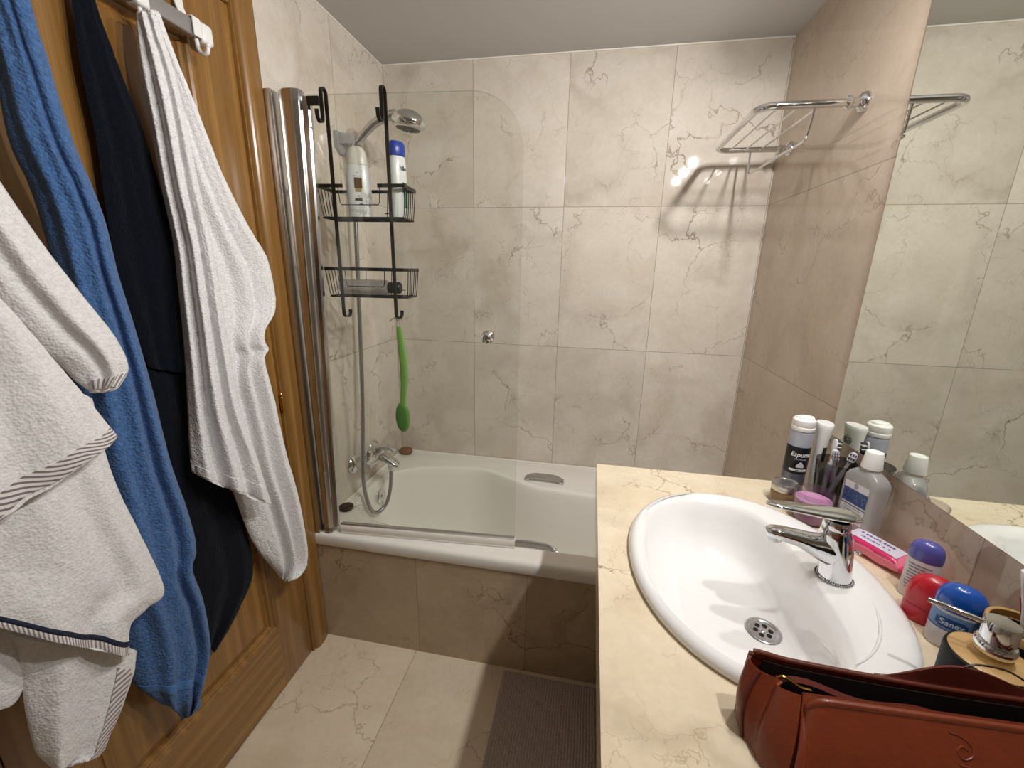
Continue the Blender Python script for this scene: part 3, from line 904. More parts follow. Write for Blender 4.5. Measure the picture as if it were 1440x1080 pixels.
tube(b, smooth_path([(brx, bry, 1.198), (brx-.005, bry-.002, 1.22), (brx-.003, bry-.014, 1.246), (brx+.001, bry-.014, 1.2475), (brx+.005, bry-.003, 1.22), (brx+.003, bry+.002, 1.198)], 8), .0013, 8)
tube(b, smooth_path([(brx-.004, bry-.002, 1.223), (brx-.010, bry-.004, 1.233), (brx-.022, bry-.004, 1.228), (brx-.030, bry-.003, 1.221)], 8), .0022, 8)
obj('cord', b, pm('white_cord', '#d6d2c4', .8), br)

# ------------------------------------------------------------------ hand shower set
sh = thing('hand_shower', 'chrome hand shower in its wall bracket with long metal hose', 'shower', (-.94, 1.55, 1.82))
b = B()
loft(b, [[Vector((x, y, z)) for y, z in ((1.515, 1.852), (1.60, 1.852), (1.60, 1.80), (1.575, 1.782), (1.54, 1.782), (1.515, 1.80))] for x in (-.9395, -.925)])
loft(b, [[Vector((x, 1.55+(y-1.55)*k, 1.825+(z-1.825)*k2)) for y, z in ((1.520, 1.848), (1.585, 1.848), (1.58, 1.812), (1.525, 1.812))] for x, k, k2 in ((-.925, 1, 1), (-.90, .8, .9), (-.872, .45, .8))])
obj('wall_bracket', b, clearmat('clear_bracket', (.86, .86, .85, 1), 1.0, .15, .45, '#c4c4c2'), sh, sharp=30)
b = B(); tube(b, [(-.884, 1.55, 1.785), (-.868, 1.55, 1.822)], .017, 20); tube(b, [(-.885, 1.55, 1.82), (-.85, 1.55, 1.815)], .011, 16)
obj('cradle', b, m_chrome2, sh)
b = B()
path = smooth_path([(-.886, 1.55, 1.775), (-.870, 1.55, 1.812), (-.838, 1.55, 1.848), (-.795, 1.548, 1.878), (-.745, 1.546, 1.897), (-.712, 1.545, 1.902)], 7)
rad = [lerp(.0125, .0165, i/(len(path)-1)) for i in range(len(path))]
tube(b, path, rad, 18); obj('handle', b, m_chrome2, sh)
Mh = Matrix.Translation((-.667, 1.545, 1.879)) @ Matrix.Rotation(R(8), 4, 'Y') @ Matrix.Scale(1.2, 4)
b = B()
lathe(b, [(.034, -.021), (.040, -.018), (.046, -.010), (.047, -.002), (.044, .006), (.036, .016), (.024, .024), (.010, .028), (.001, .029)], 36, M=Mh, sx=1.08)
obj('shower_head', b, m_chrome, sh)
b = B(); lathe(b, [(.001, -.0225), (.030, -.0225), (.034, -.0205), (.034, -.018)], 36, M=Mh, sx=1.08)
for k in range(24):
    a = 2*PI*k/12; r_ = .014 if k < 12 else .024
    lathe(b, [(.0015, -.0245), (.0018, -.022)], 6, M=Mh, c=(r_*math.cos(a), r_*math.sin(a), 0))
obj('spray_face', b, pm('grey_nozzles', '#6f6f6d', .5), sh)
b = B()
path = smooth_path([(-.887, 1.55, 1.775), (-.893, 1.552, 1.70), (-.897, 1.548, 1.55), (-.900, 1.530, 1.2), (-.892, 1.49, .85), (-.875, 1.428, .60), (-.873, 1.425, .49), (-.869, 1.452, .39), (-.864, 1.498, .349), (-.846, 1.538, .365), (-.830, 1.556, .43), (-.816, 1.55, .529)], 26)
rad = [.0076+.0006*(i % 2) for i in range(len(path))]
tube(b, path, rad, 12); obj('hose', b, pm('metal_hose', '#9c9a99', .28, .9), sh)

# bath mixer -----------------------------------------------------------
mix = thing('bath_mixer', 'chrome wall-mounted bath mixer tap above the left tub rim', 'tap', (-.94, 1.545, .585))
for y in (1.463, 1.63):
    Me = Matrix.Translation((XL, y, .588)) @ Matrix.Rotation(R(90), 4, 'Y')
    b = B(); lathe(b, [(.039, .0005), (.040, .004), (.034, .013), (.017, .020), (.015, .022), (.015, .046), (.018, .048), (.018, .062), (.014, .064)], 32, M=Me)
    obj('wall_flange', b, m_chrome, mix)
b = B()
path = [(-.878, 1.452, .588), (-.878, 1.47, .590), (-.878, 1.50, .594), (-.878, 1.545, .598), (-.878, 1.59, .594), (-.878, 1.62, .590), (-.878, 1.64, .588)]
tube(b, smooth_path(path, 5), [.019+.009*math.exp(-((i-15)/8)**2) for i in range(31)], 20)
rr = []
for x, z, w, h in ((-.890, .598, .030, .029), (-.86, .598, .030, .027), (-.835, .590, .027, .023), (-.81, .577, .024, .018), (-.785, .564, .021, .014), (-.774, .558, .015, .008)):
    rr.append([Vector((x, 1.545+w*math.cos(a), z+h*math.sin(a))) for a in [2*PI*k/20 for k in range(20)]])
loft(b, rr)
lathe(b, [(.011, -.03), (.012, -.028), (.012, 0)], 18, c=(-.816, 1.55, .56))
obj('mixer_body', b, m_chrome, mix)
b = B()
lathe(b, [(.029, .608), (.031, .616), (.030, .636), (.023, .645), (.001, .648)], 28, c=(-.872, 1.545, 0))
rr = []
for s, z, w, h in ((-.006, .636, .024, .013), (.02, .642, .022, .011), (.045, .643, .018, .009), (.065, .638, .015, .007), (.080, .630, .011, .005)):
    rr.append([Vector((-.872+s, 1.545+w*math.cos(a), z+h*math.sin(a))) for a in [2*PI*k/16 for k in range(16)]])
loft(b, rr); obj('lever', b, m_chrome, mix)
b = B(); lathe(b, [(.016, .604), (.020, .613), (.020, .634), (.014, .643), (.001, .645)], 20, c=(-.884, 1.492, 0)); obj('diverter_knob', b, m_chrome, mix)

# ------------------------------------------------------------------ towel rack
rk = thing('towel_rack', 'chrome towel rack with wire shelf on the right wall above the tub', 'towel rack', (XR, 1.315, 1.817))
Z = 1.817
ya, yb, xo = 1.363, 1.793, .402
b = B()
def arc_corner(cx, cy, r, a0, a1, k=8): return [(cx+r*math.cos(R(lerp(a0, a1, i/k))), cy+r*math.sin(R(lerp(a0, a1, i/k))), Z) for i in range(k+1)]
rc = .045
path = [(XR-.03, ya, Z), (.55, ya, Z)]+arc_corner(xo+rc, ya+rc, rc, 270, 180)+[(xo, 1.55, Z)]+arc_corner(xo+rc, yb-rc, rc, 180, 90)+[(.55, yb, Z), (XR-.03, yb, Z)]
tube(b, path, .0095, 16); obj('frame_tube', b, m_chrome, rk)
for y in (ya, yb):
    Mf = Matrix.Translation((XR, y, Z)) @ Matrix.Rotation(R(-90), 4, 'Y')
    b = B(); lathe(b, [(.024, .0005), (.0245, .005), (.021, .013), (.014, .018), (.012, .02), (.012, .032), (.016, .036), (.0165, .042), (.012, .046)], 32, M=Mf)
    obj('wall_flange', b, m_chrome, rk)
for x in (.45, .50, .55):
    b = B(); tube(b, [(x, ya, Z-.002), (x, yb, Z-.002)], .0028, 8); obj('shelf_wire', b, m_chrome, rk)
b = B()
tube(b, smooth_path([(.535, ya, Z-.005), (.535, ya+.003, Z-.03), (.533, ya+.012, Z-.068), (.530, ya+.03, Z-.082), (.525, 1.55, Z-.082), (.522, yb-.03, Z-.082), (.520, yb-.012, Z-.068), (.520, yb-.003, Z-.03), (.520, yb, Z-.005)], 8), .0036, 10)
obj('hanging_rail', b, m_chrome, rk)

# ------------------------------------------------------------------ mirror
mr = thing('wall_mirror', 'large frameless wall mirror above the washbasin counter', 'mirror', (XR, .5, 1.4))
bm = B(); box(bm, .6475, XR-.0008, -.25, 1.178, .983, 2.0); obj('mirror_backing', bm, m_mirror_edge, mr, smooth=False)
bm = B()
rings = []
for ins, x in ((0, .6475), (.0, .6466), (.0015, .6456)):
    rings.append([Vector((x, -.25+ins, .983+ins)), Vector((x, 1.178-ins, .983+ins)), Vector((x, 1.178-ins, 2.0-ins)), Vector((x, -.25+ins, 2.0-ins))])
loft(bm, rings, cap0=False); obj('mirror_glass', bm, m_mirror, mr, smooth=False)
# ------------------------------------------------------------------ washbasin counter
CX0, CY1, CZ = .046, 1.177, .833
cnt = thing('washbasin_counter', 'cream marble washbasin counter with dark-veined top and apron edge', 'counter', (.35, .4, .4))
SX, SY, SA, SB = .331, .760, .224, .277
def sink_ring(a, b, z, cx=SX, cy=SY, e=2.12, n=72): return sup(cx, cy, a, b, z, e, n)
# slab with the basin cut-out
y_end = -.25
hole = sink_ring(SA-.02, SB-.02, CZ)
def outer_pts(z):
    out = []
    n = len(hole)
    hx, hy = (CX0+XR-.001)/2, 0
    for i in range(n):
        t = 2*PI*i/n
        c, s = math.cos(t), math.sin(t)
        # cast from the hole centre to a rectangle around it
        k = 1e9
        for d, lim in ((c, XR-.001-SX if c > 0 else CX0-SX), (s, CY1-SY if s > 0 else .30-SY)):
            if abs(d) > 1e-9: k = min(k, lim/d)
        out.append(Vector((SX+c*k, SY+s*k, z)))
    for target in ((XR-.001, CY1), (CX0, CY1), (CX0, .30), (XR-.001, .30)):
        j = min(range(n), key=lambda i: (out[i].x-target[0])**2+(out[i].y-target[1])**2)
        out[j] = Vector((target[0], target[1], z))
    return out
bm = B()
o_t, o_b = outer_pts(CZ), outer_pts(CZ-.072)
h_b = [Vector((p.x, p.y, CZ-.072)) for p in hole]
loft(bm, [h_b, hole, o_t, o_b, h_b], cap0=False, cap1=False)
box(bm, CX0, XR-.001, y_end, .30, CZ-.072, CZ)
obj('stone_top', bm, m_counter, cnt, smooth=False)
m_cab = pm('white_cabinet', '#d8d2c6', .4)
bm = B()
for bx in ((.13, XR-.001, 1.142, 1.159), (.13, XR-.001, y_end, y_end+.018), (XR-.018, XR-.002, y_end+.018, 1.142)):
    box(bm, bx[0], bx[1], bx[2], bx[3], .10, CZ-.073)
box(bm, .13, XR-.019, y_end+.0185, 1.1415, .10, .118)
box(bm, .17, XR-.019, y_end+.01, 1.15, 0, .099)
obj('cabinet_body', bm, m_cab, cnt, smooth=False)
for i in range(3):
    ya_, yb_ = lerp(y_end, 1.159, i/3)+.002, lerp(y_end, 1.159, (i+1)/3)-.002
    bm = B(); box(bm, .111, .129, ya_, yb_, .102, CZ-.076, .002, 2); d = obj('cabinet_door', bm, m_cab, cnt)
    bm = B(); tube(bm, [(.088, yb_-.05, .56), (.088, yb_-.05, .70)], .005, 10); tube(bm, [(.088, yb_-.05, .58), (.1105, yb_-.05, .58)], .004, 8); tube(bm, [(.088, yb_-.05, .68), (.1105, yb_-.05, .68)], .004, 8)
    obj('door_handle', bm, m_chrome2, d)

# basin
sk = thing('washbasin', 'white oval ceramic washbasin set into the marble counter', 'washbasin', (SX, SY, CZ))
IX, IY, IA, IB = .284, .757, .146, .238
def ir(k, z, dx=0, dy=0):
    out = []
    for i in range(72):
        t = 2*PI*i/72
        c, s = math.cos(t), math.sin(t)
        e = lerp(2.1, 3.3, sstep(-.3, .6, c))
        e = lerp(2.2, e, sstep(.3, .9, k))
        out.append(Vector((IX+dx+IA*k*math.copysign(abs(c)**(2/e), c), IY+dy+IB*k*math.copysign(abs(s)**(2/e), s), z)))
    return out
rings = [sink_ring(SA-.006, SB-.006, CZ+.0005), sink_ring(SA-.001, SB-.001, CZ+.003), sink_ring(SA, SB, CZ+.008), sink_ring(SA-.003, SB-.003, CZ+.015), sink_ring(SA-.010, SB-.010, CZ+.0195)]
r_in = ir(1.06, CZ+.018)
top_o = sink_ring(SA-.018, SB-.018, CZ+.021)
rings.append(top_o)
for t in (.35, .7): rings.append([p.lerp(q, t)+Vector((0, 0, .0008*math.sin(PI*t))) for p, q in zip(top_o, r_in)])
rings += [r_in, ir(1.02, CZ+.014), ir(.99, CZ+.004), ir(.955, CZ-.020), ir(.90, CZ-.055, .006), ir(.80, CZ-.087, .018), ir(.66, CZ-.104, .034, -.002), ir(.45, CZ-.112, .058, -.006), ir(.25, CZ-.116, .078, -.010), ir(.16, CZ-.117, .086, -.012)]
bm = B(); loft(bm, rings, cap0=False, cap1=True)
obj('bowl', bm, m_ceramic, sk, sharp=70)
DXc, DYc, DZ = IX+.086, IY-.012, CZ-.117
bm = B()
lathe(bm, [(.031, .0005), (.032, .002), (.029, .0035), (.025, .003), (.0225, .0008), (.001, .0006)], 36, c=(DXc, DYc, DZ+.0012))
dr = obj('drain_strainer', bm, m_chrome2, sk)
m_hole = pm('hole_dark', '#0c0b0a', .7)
for k in range(6):
    a = 2*PI*k/6
    bm = B(); lathe(bm, [(.0046, 0), (.0046, .0006), (.0005, .0006)], 14, c=(DXc+.0135*math.cos(a), DYc+.0135*math.sin(a), DZ+.0020))
    obj('strainer_hole', bm, m_hole, dr, label='dark drain hole')
bm = B(); lathe(bm, [(.0045, 0), (.005, .0012), (.003, .0022), (.0004, .0024)], 14, c=(DXc, DYc, DZ+.0015)); obj('strainer_screw', bm, m_chrome, sk)
# soap-dish crescent moulded into the ledge
bm = B()
pts = [(SX+.80*SA*math.cos(a), SY+.80*SB*math.sin(a), CZ+.0197) for a in [R(lerp(-66, -10, i/16)) for i in range(17)]]
tube(bm, pts, [.0026*math.sin(PI*(i+.35)/16.7)+.0003 for i in range(17)], 10)
pts = [(SX+.64*SA*math.cos(a)+.004, SY+.66*SB*math.sin(a), CZ+.0185) for a in [R(lerp(-72, -10, i/16)) for i in range(17)]]
obj('soap_ledge_ridge', bm, m_ceramic, sk)

# basin tap
TX, TY, TZ0 = .470, .752, CZ+.0205
tp = thing('basin_tap', 'chrome single-lever mixer tap on the washbasin ledge', 'tap', (TX, TY, TZ0))
bm = B()
rr = []
for z, cx, a, bb, e in ((0, .000, .0265, .0265, 2), (.004, 0, .0262, .0262, 2), (.02, -.002, .0255, .025, 2), (.045, -.006, .026, .0245, 2.1), (.065, -.010, .027, .0235, 2.2), (.085, -.013, .0255, .0225, 2.2), (.096, -.015, .023, .0215, 2.1), (.101, -.015, .0215, .0205, 2)):
    rr.append(sup(TX+cx, TY, a, bb, TZ0+z, e, 40))
loft(bm, rr)
rr = []
for x, z, w, h in ((.004, .052, .0235, .036), (-.025, .056, .0225, .0275), (-.05, .063, .020, .0195), (-.075, .072, .018, .014), (-.10, .077, .016, .0125), (-.118, .079, .0135, .0105), (-.126, .079, .009, .007), (-.128, .079, .003, .002)):
    rr.append([Vector((TX+x, TY+w*math.copysign(abs(math.cos(a))**.85, math.cos(a)), TZ0+z+h*math.copysign(abs(math.sin(a))**.85, math.sin(a)))) for a in [2*PI*k/28 for k in range(28)]])
loft(bm, rr)
obj('tap_body', bm, m_chrome, tp, sharp=60)
bm = B(); lathe(bm, [(.0105, 0), (.0115, .001), (.0115, .008)], 24, c=(TX-.110, TY, TZ0+.0625)); obj('aerator', bm, m_chrome2, tp)
bm = B()
rr = []
for z, k in ((.1015, 1.0), (.104, 1.02), (.113, 1.0), (.118, .93)):
    rr.append(sup(TX-.0155, TY, .0215*k, .0205*k, TZ0+z, 2, 32))
loft(bm, rr)
rr = []
for x, z, w, h in ((.016, .124, .012, .004), (.010, .126, .019, .0065), (-.005, .127, .0225, .0085), (-.025, .128, .022, .0085), (-.05, .129, .0195, .0075), (-.08, .1315, .017, .0065), (-.11, .134, .0145, .0055), (-.128, .135, .011, .0045), (-.136, .135, .005, .002)):
    rr.append([Vector((TX+x, TY+w*math.cos(a), TZ0+z+h*math.sin(a))) for a in [2*PI*k/28 for k in range(28)]])
loft(bm, rr)
obj('lever', bm, m_chrome, tp, sharp=60)
# ball chain round the base and over to the basin
m_chain = pm('bead_chain', '#55524f', .3, .8)
bm = B()
def bead(c, r=.0017):
    bmesh.ops.create_icosphere(bm, subdivisions=1, radius=r, matrix=Matrix.Translation(c))
for k in range(46):
    a = 2*PI*k/46
    bead((TX+.0285*math.cos(a), TY+.0285*math.sin(a), TZ0+.0022))
obj('bead_chain', bm, m_chain, tp)
bm = B(); tube(bm, [(TX+.027, TY+.006, TZ0+.052), (TX+.034, TY+.007, TZ0+.052)], .0022, 8); lathe(bm, [(.0005, -.003), (.004, -.002), (.004, .002), (.0005, .003)], 12, c=(TX+.035, TY+.007, TZ0+.052)); obj('waste_rod_knob', bm, m_chrome, tp)

# ------------------------------------------------------------------ things on the counter
# shaving foam can
fx, fy, fz = .560, 1.146, CZ
foam = thing('shaving_foam_can', 'tall shaving foam can with black label and white cap in back corner', 'spray can', (fx, fy, fz), R(-6))
m_can = pm('silver_can', '#b4b7c4', .3, .35)
b = B(); lathe(b, [(.0245, 0), (.0262, .002), (.0265, .006), (.0262, .010), (.0262, .160), (.0245, .166), (.0235, .168)], 40); obj('can_body', b, m_can, foam, local=True)
b = B(); lathe(b, [(.0264, .052), (.0266, .0525), (.0266, .126), (.0264, .1265)], 40, cap0=False, cap1=False); obj('label_sleeve', b, pm('black_label', '#15161c', .35), foam, local=True)
b = B(); lathe(b, [(.0264, .020), (.0265, .0201), (.0265, .0515), (.0264, .052)], 40, cap0=False, cap1=False); obj('lower_band', b, pm('grey_blue_band', '#767a88', .3, .6), foam, local=True)
b = B()
lathe(b, [(.0258, .1685), (.0266, .170), (.0266, .178), (.0255, .179), (.0255, .180), (.0262, .181), (.0258, .196), (.022, .200), (.001, .202)], 40)
loft(b, [[Vector((.020*math.cos(a)*k+dx, .016*math.sin(a)*k, z)) for a in [2*PI*i/24 for i in range(24)]] for k, z, dx in ((1, .198, 0), (1, .203, .001), (.7, .2055, .004))])
obj('cap', b, m_white_soft, foam, local=True)
m_wh = pm('white_print', '#e9e9ea', .45)
b = text_bm('Espuma', .0165, .0003, bend=.0268, shear=.2, xs=.95); [setattr(v, 'co', v.co+Vector((0, 0, .106))) for v in b.verts]
obj('lettering', b, m_wh, foam, local=True)
m_gp = pm('grey_print', '#9a9aa2', .45)
b = B(); print_row(b, .0267, -28, 30, .0935, .0032, 5, cells=10); obj('printed_line', b, m_gp, foam, local=True)
b = B(); patch(b, .0267, -46, 46, .060, .066); obj('white_stripe', b, m_wh, foam, local=True)
b = B(); print_row(b, .0271, -22, 36, .063, .0030, 8, cells=9); obj('stripe_print', b, m_inkd, foam, local=True)
b = B()
rr = []
for z, w in ((.071, .0085), (.074, .010), (.078, .0085), (.081, .0055), (.084, .004), (.087, .001)):
    rr.append([Vector((.0267*math.sin(a), -.0267*math.cos(a)-.0004, z)) for a in (R(4)+(w/.0267)*(-1+2*i/8) for i in range(9))])
loft(b, rr, closed=False); obj('foam_swirl_print', b, pm('foam_print', '#c9c9cc', .5), foam, local=True)

# white flared tube, dark printed back towards the mirror
tb = thing('cream_tube', 'white cream tube with flat oval top, emblem on its mirror side', 'tube', (.610, 1.147, CZ), R(-14))
rings_t = [(.0115, .016, 0), (.012, .017, .004), (.0122, .018, .06), (.0132, .021, .12), (.0160, .0245, .16), (.0182, .0268, .180), (.0186, .0272, .188), (.0176, .0260, .1905)]
b = B(); loft(b, [sup(0, 0, a, bb, z, 2.2, 40) for a, bb, z in rings_t]); obj('tube_body', b, m_white_pl, tb, local=True)
b = B()
def tube_patch(z0, z1, a0, a1, off=.0005, n=14, m=8):
    rr = []
    for j in range(m+1):
        z = lerp(z0, z1, j/m)
        for q0, q1 in zip(rings_t[:-1], rings_t[1:]):
            if q0[2] <= z <= q1[2]:
                u = (z-q0[2])/(q1[2]-q0[2]); A, Bb = lerp(q0[0], q1[0], u), lerp(q0[1], q1[1], u)
        row = []
        for i in range(n+1):
            t = R(lerp(a0, a1, i/n)); c, s = math.cos(t), math.sin(t)
            row.append(Vector(((A+off)*math.copysign(abs(c)**(2/2.2), c), (Bb+off)*math.copysign(abs(s)**(2/2.2), s), z)))
        rr.append(row)
    loft(b, rr, closed=False)
tube_patch(.01, .13, -85, 85); obj('dark_label', b, pm('dark_green_label', '#2e3430', .4), tb, local=True)
b = B()
for r_ in (.011, .0065):
    rr = [(.0164, r_*math.cos(2*PI*k/28), .152+r_*math.sin(2*PI*k/28)) for k in range(28)]
    tube(b, [(x-.0002-abs(y)*.1, y, z) for x, y, z in rr], .0009, 6, closed=True)
for k in range(8):
    a = 2*PI*k/8
    tube(b, [(.0164, .003*math.cos(a), .152+.003*math.sin(a)), (.0160, .0095*math.cos(a), .152+.0095*math.sin(a))], .0009, 6)
obj('round_emblem', b, pm('emblem_grey', '#6f7d78', .5), tb, local=True)
b = B(); tube_patch(.015, .125, -8, 2, .0009); obj('white_line', b, m_wh, tb, local=True)

# smoked tumbler with toothbrushes
cup = thing('toothbrush_tumbler', 'smoky grey clear plastic tumbler holding toothbrushes by the mirror', 'tumbler', (.606, 1.06, CZ))
b = B(); lathe(b, [(.001, 0), (.030, 0), (.0315, .003), (.041, .124), (.0405, .1245), (.0395, .124), (.0302, .006), (.029, .005), (.001, .005)], 40)
obj('cup_wall', b, clearmat('smoked_plastic', (.50, .49, .50, 1), 1.0, .03), cup, local=True)
m_tbw = pm('brush_white', '#e4e3e8', .3)
m_tbg = pm('brush_grey', '#9a98a2', .3)
def toothbrush(base, tip, face, label, name='toothbrush', headmat=None, hw=.0085, group=None, accent='#8a3a30', bristle='#e9e6e2', dark='#3a3550'):
    base, tip = Vector(base), Vector(tip)
    ax = (tip-base).normalized()
    f = Vector(face); f = (f-ax*f.dot(ax)).normalized()
    s = ax.cross(f)
    rot = Matrix((s, -f, ax)).transposed().to_4x4()
    L_ = (tip-base).length
    t = thing(name, label, 'toothbrush', base, rot=rot, group=group)
    b = B()
    rr = []
    for z, w, d in ((0, .003, .003), (.003, .0055, .005), (.05, .006, .0055), (.10, .005, .005), (L_-.055, .0035, .0035), (L_-.032, .0032, .003), (L_-.027, .005, .0028), (L_-.022, hw, .0028), (L_-.006, hw*.95, .0028), (L_-.001, hw*.55, .0024), (L_, .0015, .001)):
        rr.append(sup(0, 0, w, d, z, 2.3, 16))
    loft(b, rr); obj('handle', b, headmat or m_tbw, t, local=True)
    b = B(); c_ = B()
    for i in range(5):
        for j in range(3):
            z = L_-.024+i*.0047; x = (j-1)*hw*.58
            lathe(c_ if (i % 2 == 0) else b, [(.0016, -.0028), (.0017, -.0125), (.0003, -.013)], 8, M=Matrix.Translation((x, 0, z)) @ Matrix.Rotation(R(90), 4, 'X') @ Matrix.Scale(-1, 4, (0, 0, 1)))
    obj('bristles', b, pm('bristle_light', bristle, .7), t, local=True)
    obj('dark_bristles', c_, pm('bristle_dark', dark, .7), t, local=True)
    b = B(); loft(b, [sup(0, .0035, w, .0012, z, 2.3, 12) for z, w in ((L_-.085, .001), (L_-.075, .0022), (L_-.05, .0022), (L_-.042, .001))]); obj('grip_inlay', b, pm('grip_accent', accent, .5), t, local=True)
    return t
toothbrush((.594, 1.056, CZ+.007), (.630, 1.042, CZ+.155), (-.5, -.8, .3), 'toothbrush with dark bristles leaning to the right in the smoky tumbler', accent='#7a5fa0', group='toothbrushes in the smoky tumbler')
toothbrush((.622, 1.074, CZ+.007), (.598, 1.060, CZ+.152), (-.3, -.9, .2), 'white toothbrush standing to the left in the smoky tumbler', dark='#8d8ca0', accent='#7c8aa6', group='toothbrushes in the smoky tumbler')
toothbrush((.602, 1.082, CZ+.007), (.611, 1.090, CZ+.168), (.9, .2, 0), 'toothbrush at the back of the tumbler facing the mirror', dark='#3a3840', accent='#c08a60', group='toothbrushes in the smoky tumbler')

# jar with metal lid
jr = thing('cream_jar', 'small amber jar with silver lid in front of the shaving foam', 'jar', (.507, 1.062, CZ))
b = B(); lathe(b, [(.026, 0), (.029, .003), (.0295, .028), (.027, .033), (.0255, .034)], 36); obj('jar_body', b, clearmat('amber_jar', (.75, .60, .45, 1), .8, .05, .55, '#a58560'), jr, local=True)
b = B(); lathe(b, [(.029, .0345), (.030, .036), (.030, .053), (.0285, .055), (.026, .0552), (.025, .0535), (.001, .0535)], 36); obj('lid', b, pm('silver_lid', '#c8c5c3', .25, .9), jr, local=True)

# open glass dish with pink contents
bw = thing('pink_glass_pot', 'round glass pot with pink contents behind the tap lever', 'pot', (.535, .985, CZ))
b = B(); lathe(b, [(.001, 0), (.033, 0), (.035, .003), (.040, .074), (.0395, .0748), (.0385, .074), (.0335, .006), (.032, .004), (.001, .004)], 44); obj('glass_wall', b, clearmat('pot_glass', (.86, .84, .86, 1), 1.0, .02), bw, local=True)
b = B()
lathe(b, [(.001, .005), (.032, .005), (.0332, .008), (.0365, .055), (.031, .0555), (.029, .053), (.018, .053), (.016, .0555), (.001, .056)], 40); obj('pink_wax', b, pm('pink_wax', '#c58fb6', .4, sss=.1), bw, local=True)

# mouthwash bottle
mw = thing('mouthwash_bottle', 'large clear mouthwash bottle with white cap and blue label', 'bottle', (.606, .942, CZ), rot=Matrix.Rotation(R(-71), 4, 'Z') @ Matrix.Diagonal((.79, .79, 1.06, 1)))
m_mw = clearmat('mouthwash_clear', (.9, .9, .9, 1), .9, .06, .42, '#cfcfcf')
b = B(); loft(b, [sup(0, 0, a, d, z, e, 48) for a, d, z, e in ((.048, .026, 0, 4.5), (.0505, .0285, .003, 4.5), (.0505, .0285, .120, 4.5), (.0495, .028, .128, 4.3), (.043, .026, .137, 3.6), (.031, .022, .1445, 2.6), (.022, .019, .148, 2.1), (.0185, .0185, .150, 2), (.0175, .0175, .1525, 2))])
obj('bottle_body', b, m_mw, mw, local=True, sharp=30)
b = B(); lathe(b, [(.0235, .1535), (.0240, .155), (.0195, .186), (.0185, .188), (.017, .1885), (.0155, .1868), (.001, .1868)], 40, )
for k in range(40):
    pass
obj('cap', b, m_white_soft, mw, local=True)
def flatlab(x0, x1, z0, z1, y, th=.0005, r=.004):
    return box(B(), x0, x1, y-th, y, z0, z1)
lab = obj('label', flatlab(-.034, .034, .035, .118, -.0284), pm('label_pale', '#d5d6da', .45), mw, local=True, smooth=False)
obj('blue_panel', flatlab(-.034, .034, .074, .104, -.0289), pm('label_blue', '#2a4478', .4), mw, local=True, smooth=False)
m_pbl = pm('pale_blue_print', '#6f8fbf', .5)
rnd = random.Random(4)
for z, w in ((.0945, .027), (.0835, .030)):
    b = B(); x = -w
    while x < w:
        q = rnd.uniform(.003, .006); box(b, x, x+q, -.0294, -.0290, z-.0035, z+.0035*rnd.uniform(.6, 1)); x += q+.0014
    obj('printed_line', b, m_pbl, mw, local=True, smooth=False)
obj('blue_rule', box(B(), -.034, .034, -.0289, -.0285, .068, .0705), bpy.data.materials['label_blue'], mw, local=True, smooth=False)
b = B(); lathe(b, [(.006, 0), (.0062, .0006), (.0005, .0007)], 20, M=Matrix.Translation((-.002, -.0285, .112)) @ Matrix.Rotation(R(90), 4, 'X')); obj('round_seal', b, pm('seal_grey', '#9a999c', .5), mw, local=True)
m_lgl = pm('label_grey_lines', '#8b8f9a', .5)
for z, w in ((.064, .024), (.058, .028), (.050, .020), (.043, .026)):
    obj('label_line', box(B(), -w, w, -.0294, -.0289, z, z+.0012), m_lgl, mw, local=True, smooth=False)

# pink wipes pack
wp_rot = Matrix.Rotation(R(-62), 4, 'Z') @ Matrix.Rotation(R(9), 4, 'X')
wp = thing('wipes_pack', 'pink soft pack of wipes with white label beside the tap', 'pack', (.601, .862, CZ+.020), rot=wp_rot)
b = B()
rr = []
for k in range(21):
    u = -1+2*k/20
    w = .0255*(1-.10*abs(u)**6); h = .0145*(1-abs(u)**7)+.0006
    rr.append([Vector((u*.058, p.x, p.y+.0012*math.sin(9*u+3*p.x*60))) for p in [Vector((q.x, q.y, 0)) for q in sup(0, 0, w, h, 0, 3.4, 32)]])
loft(b, rr); obj('pack_body', b, pm('pink_film', '#ee7d98', .25, coat=.5, bump=(40, .35, .004)), wp, local=True)
b = B()
def patch_top(x0, x1, y0, y1, off):
    n, m = 16, 6
    rows = []
    for i in range(n+1):
        x = lerp(x0, x1, i/n)*.935; u = x/.058
        row = []
        for j in range(m+1):
            y = lerp(y0, y1, j/m)
            h = .0145*(1-abs(u)**7)+.0006; w = .0255*(1-.10*abs(u)**6)
            z = h*max(0, 1-abs(y/w)**3.4)**(1/3.4)+off
            row.append(Vector((x, y, z)))
        rows.append(row)
    loft(b, rows, closed=False)
patch_top(-.050, .046, -.014, .018, .0016); obj('white_label', b, pm('wipes_label', '#d9d3e2', .35), wp, local=True)
rnd = random.Random(9)
m_vp = pm('violet_print', '#6d5a96', .45)
for y0_, h_, xa, xb in ((.008, .006, -.036, .034), (-.004, .004, -.030, .026)):
    b = B(); x = xa
    while x < xb:
        q = rnd.uniform(.0025, .0055); patch_top(x, x+q, y0_-h_/2, y0_+h_/2*rnd.uniform(.5, 1), .0021); x += q+.0016+(.004 if rnd.random() < .2 else 0)
    obj('printed_line', b, m_vp, wp, local=True)
b = B(); patch_top(-.046, .050, -.0235, -.0145, .0014); obj('magenta_stripe', b, pm('magenta_print', '#d22a66', .3, coat=.3), wp, local=True)
b = B(); loft(b, [[Vector((.054+.004*k, y, .0015*math.sin(y*400)+(.004-.008*j))) for j in (0, 1) for y in ((-.0245, -.013, 0, .013, .0245) if j == 0 else (.0245, .013, 0, -.013, -.0245))] for k in (0, 1, 2)])
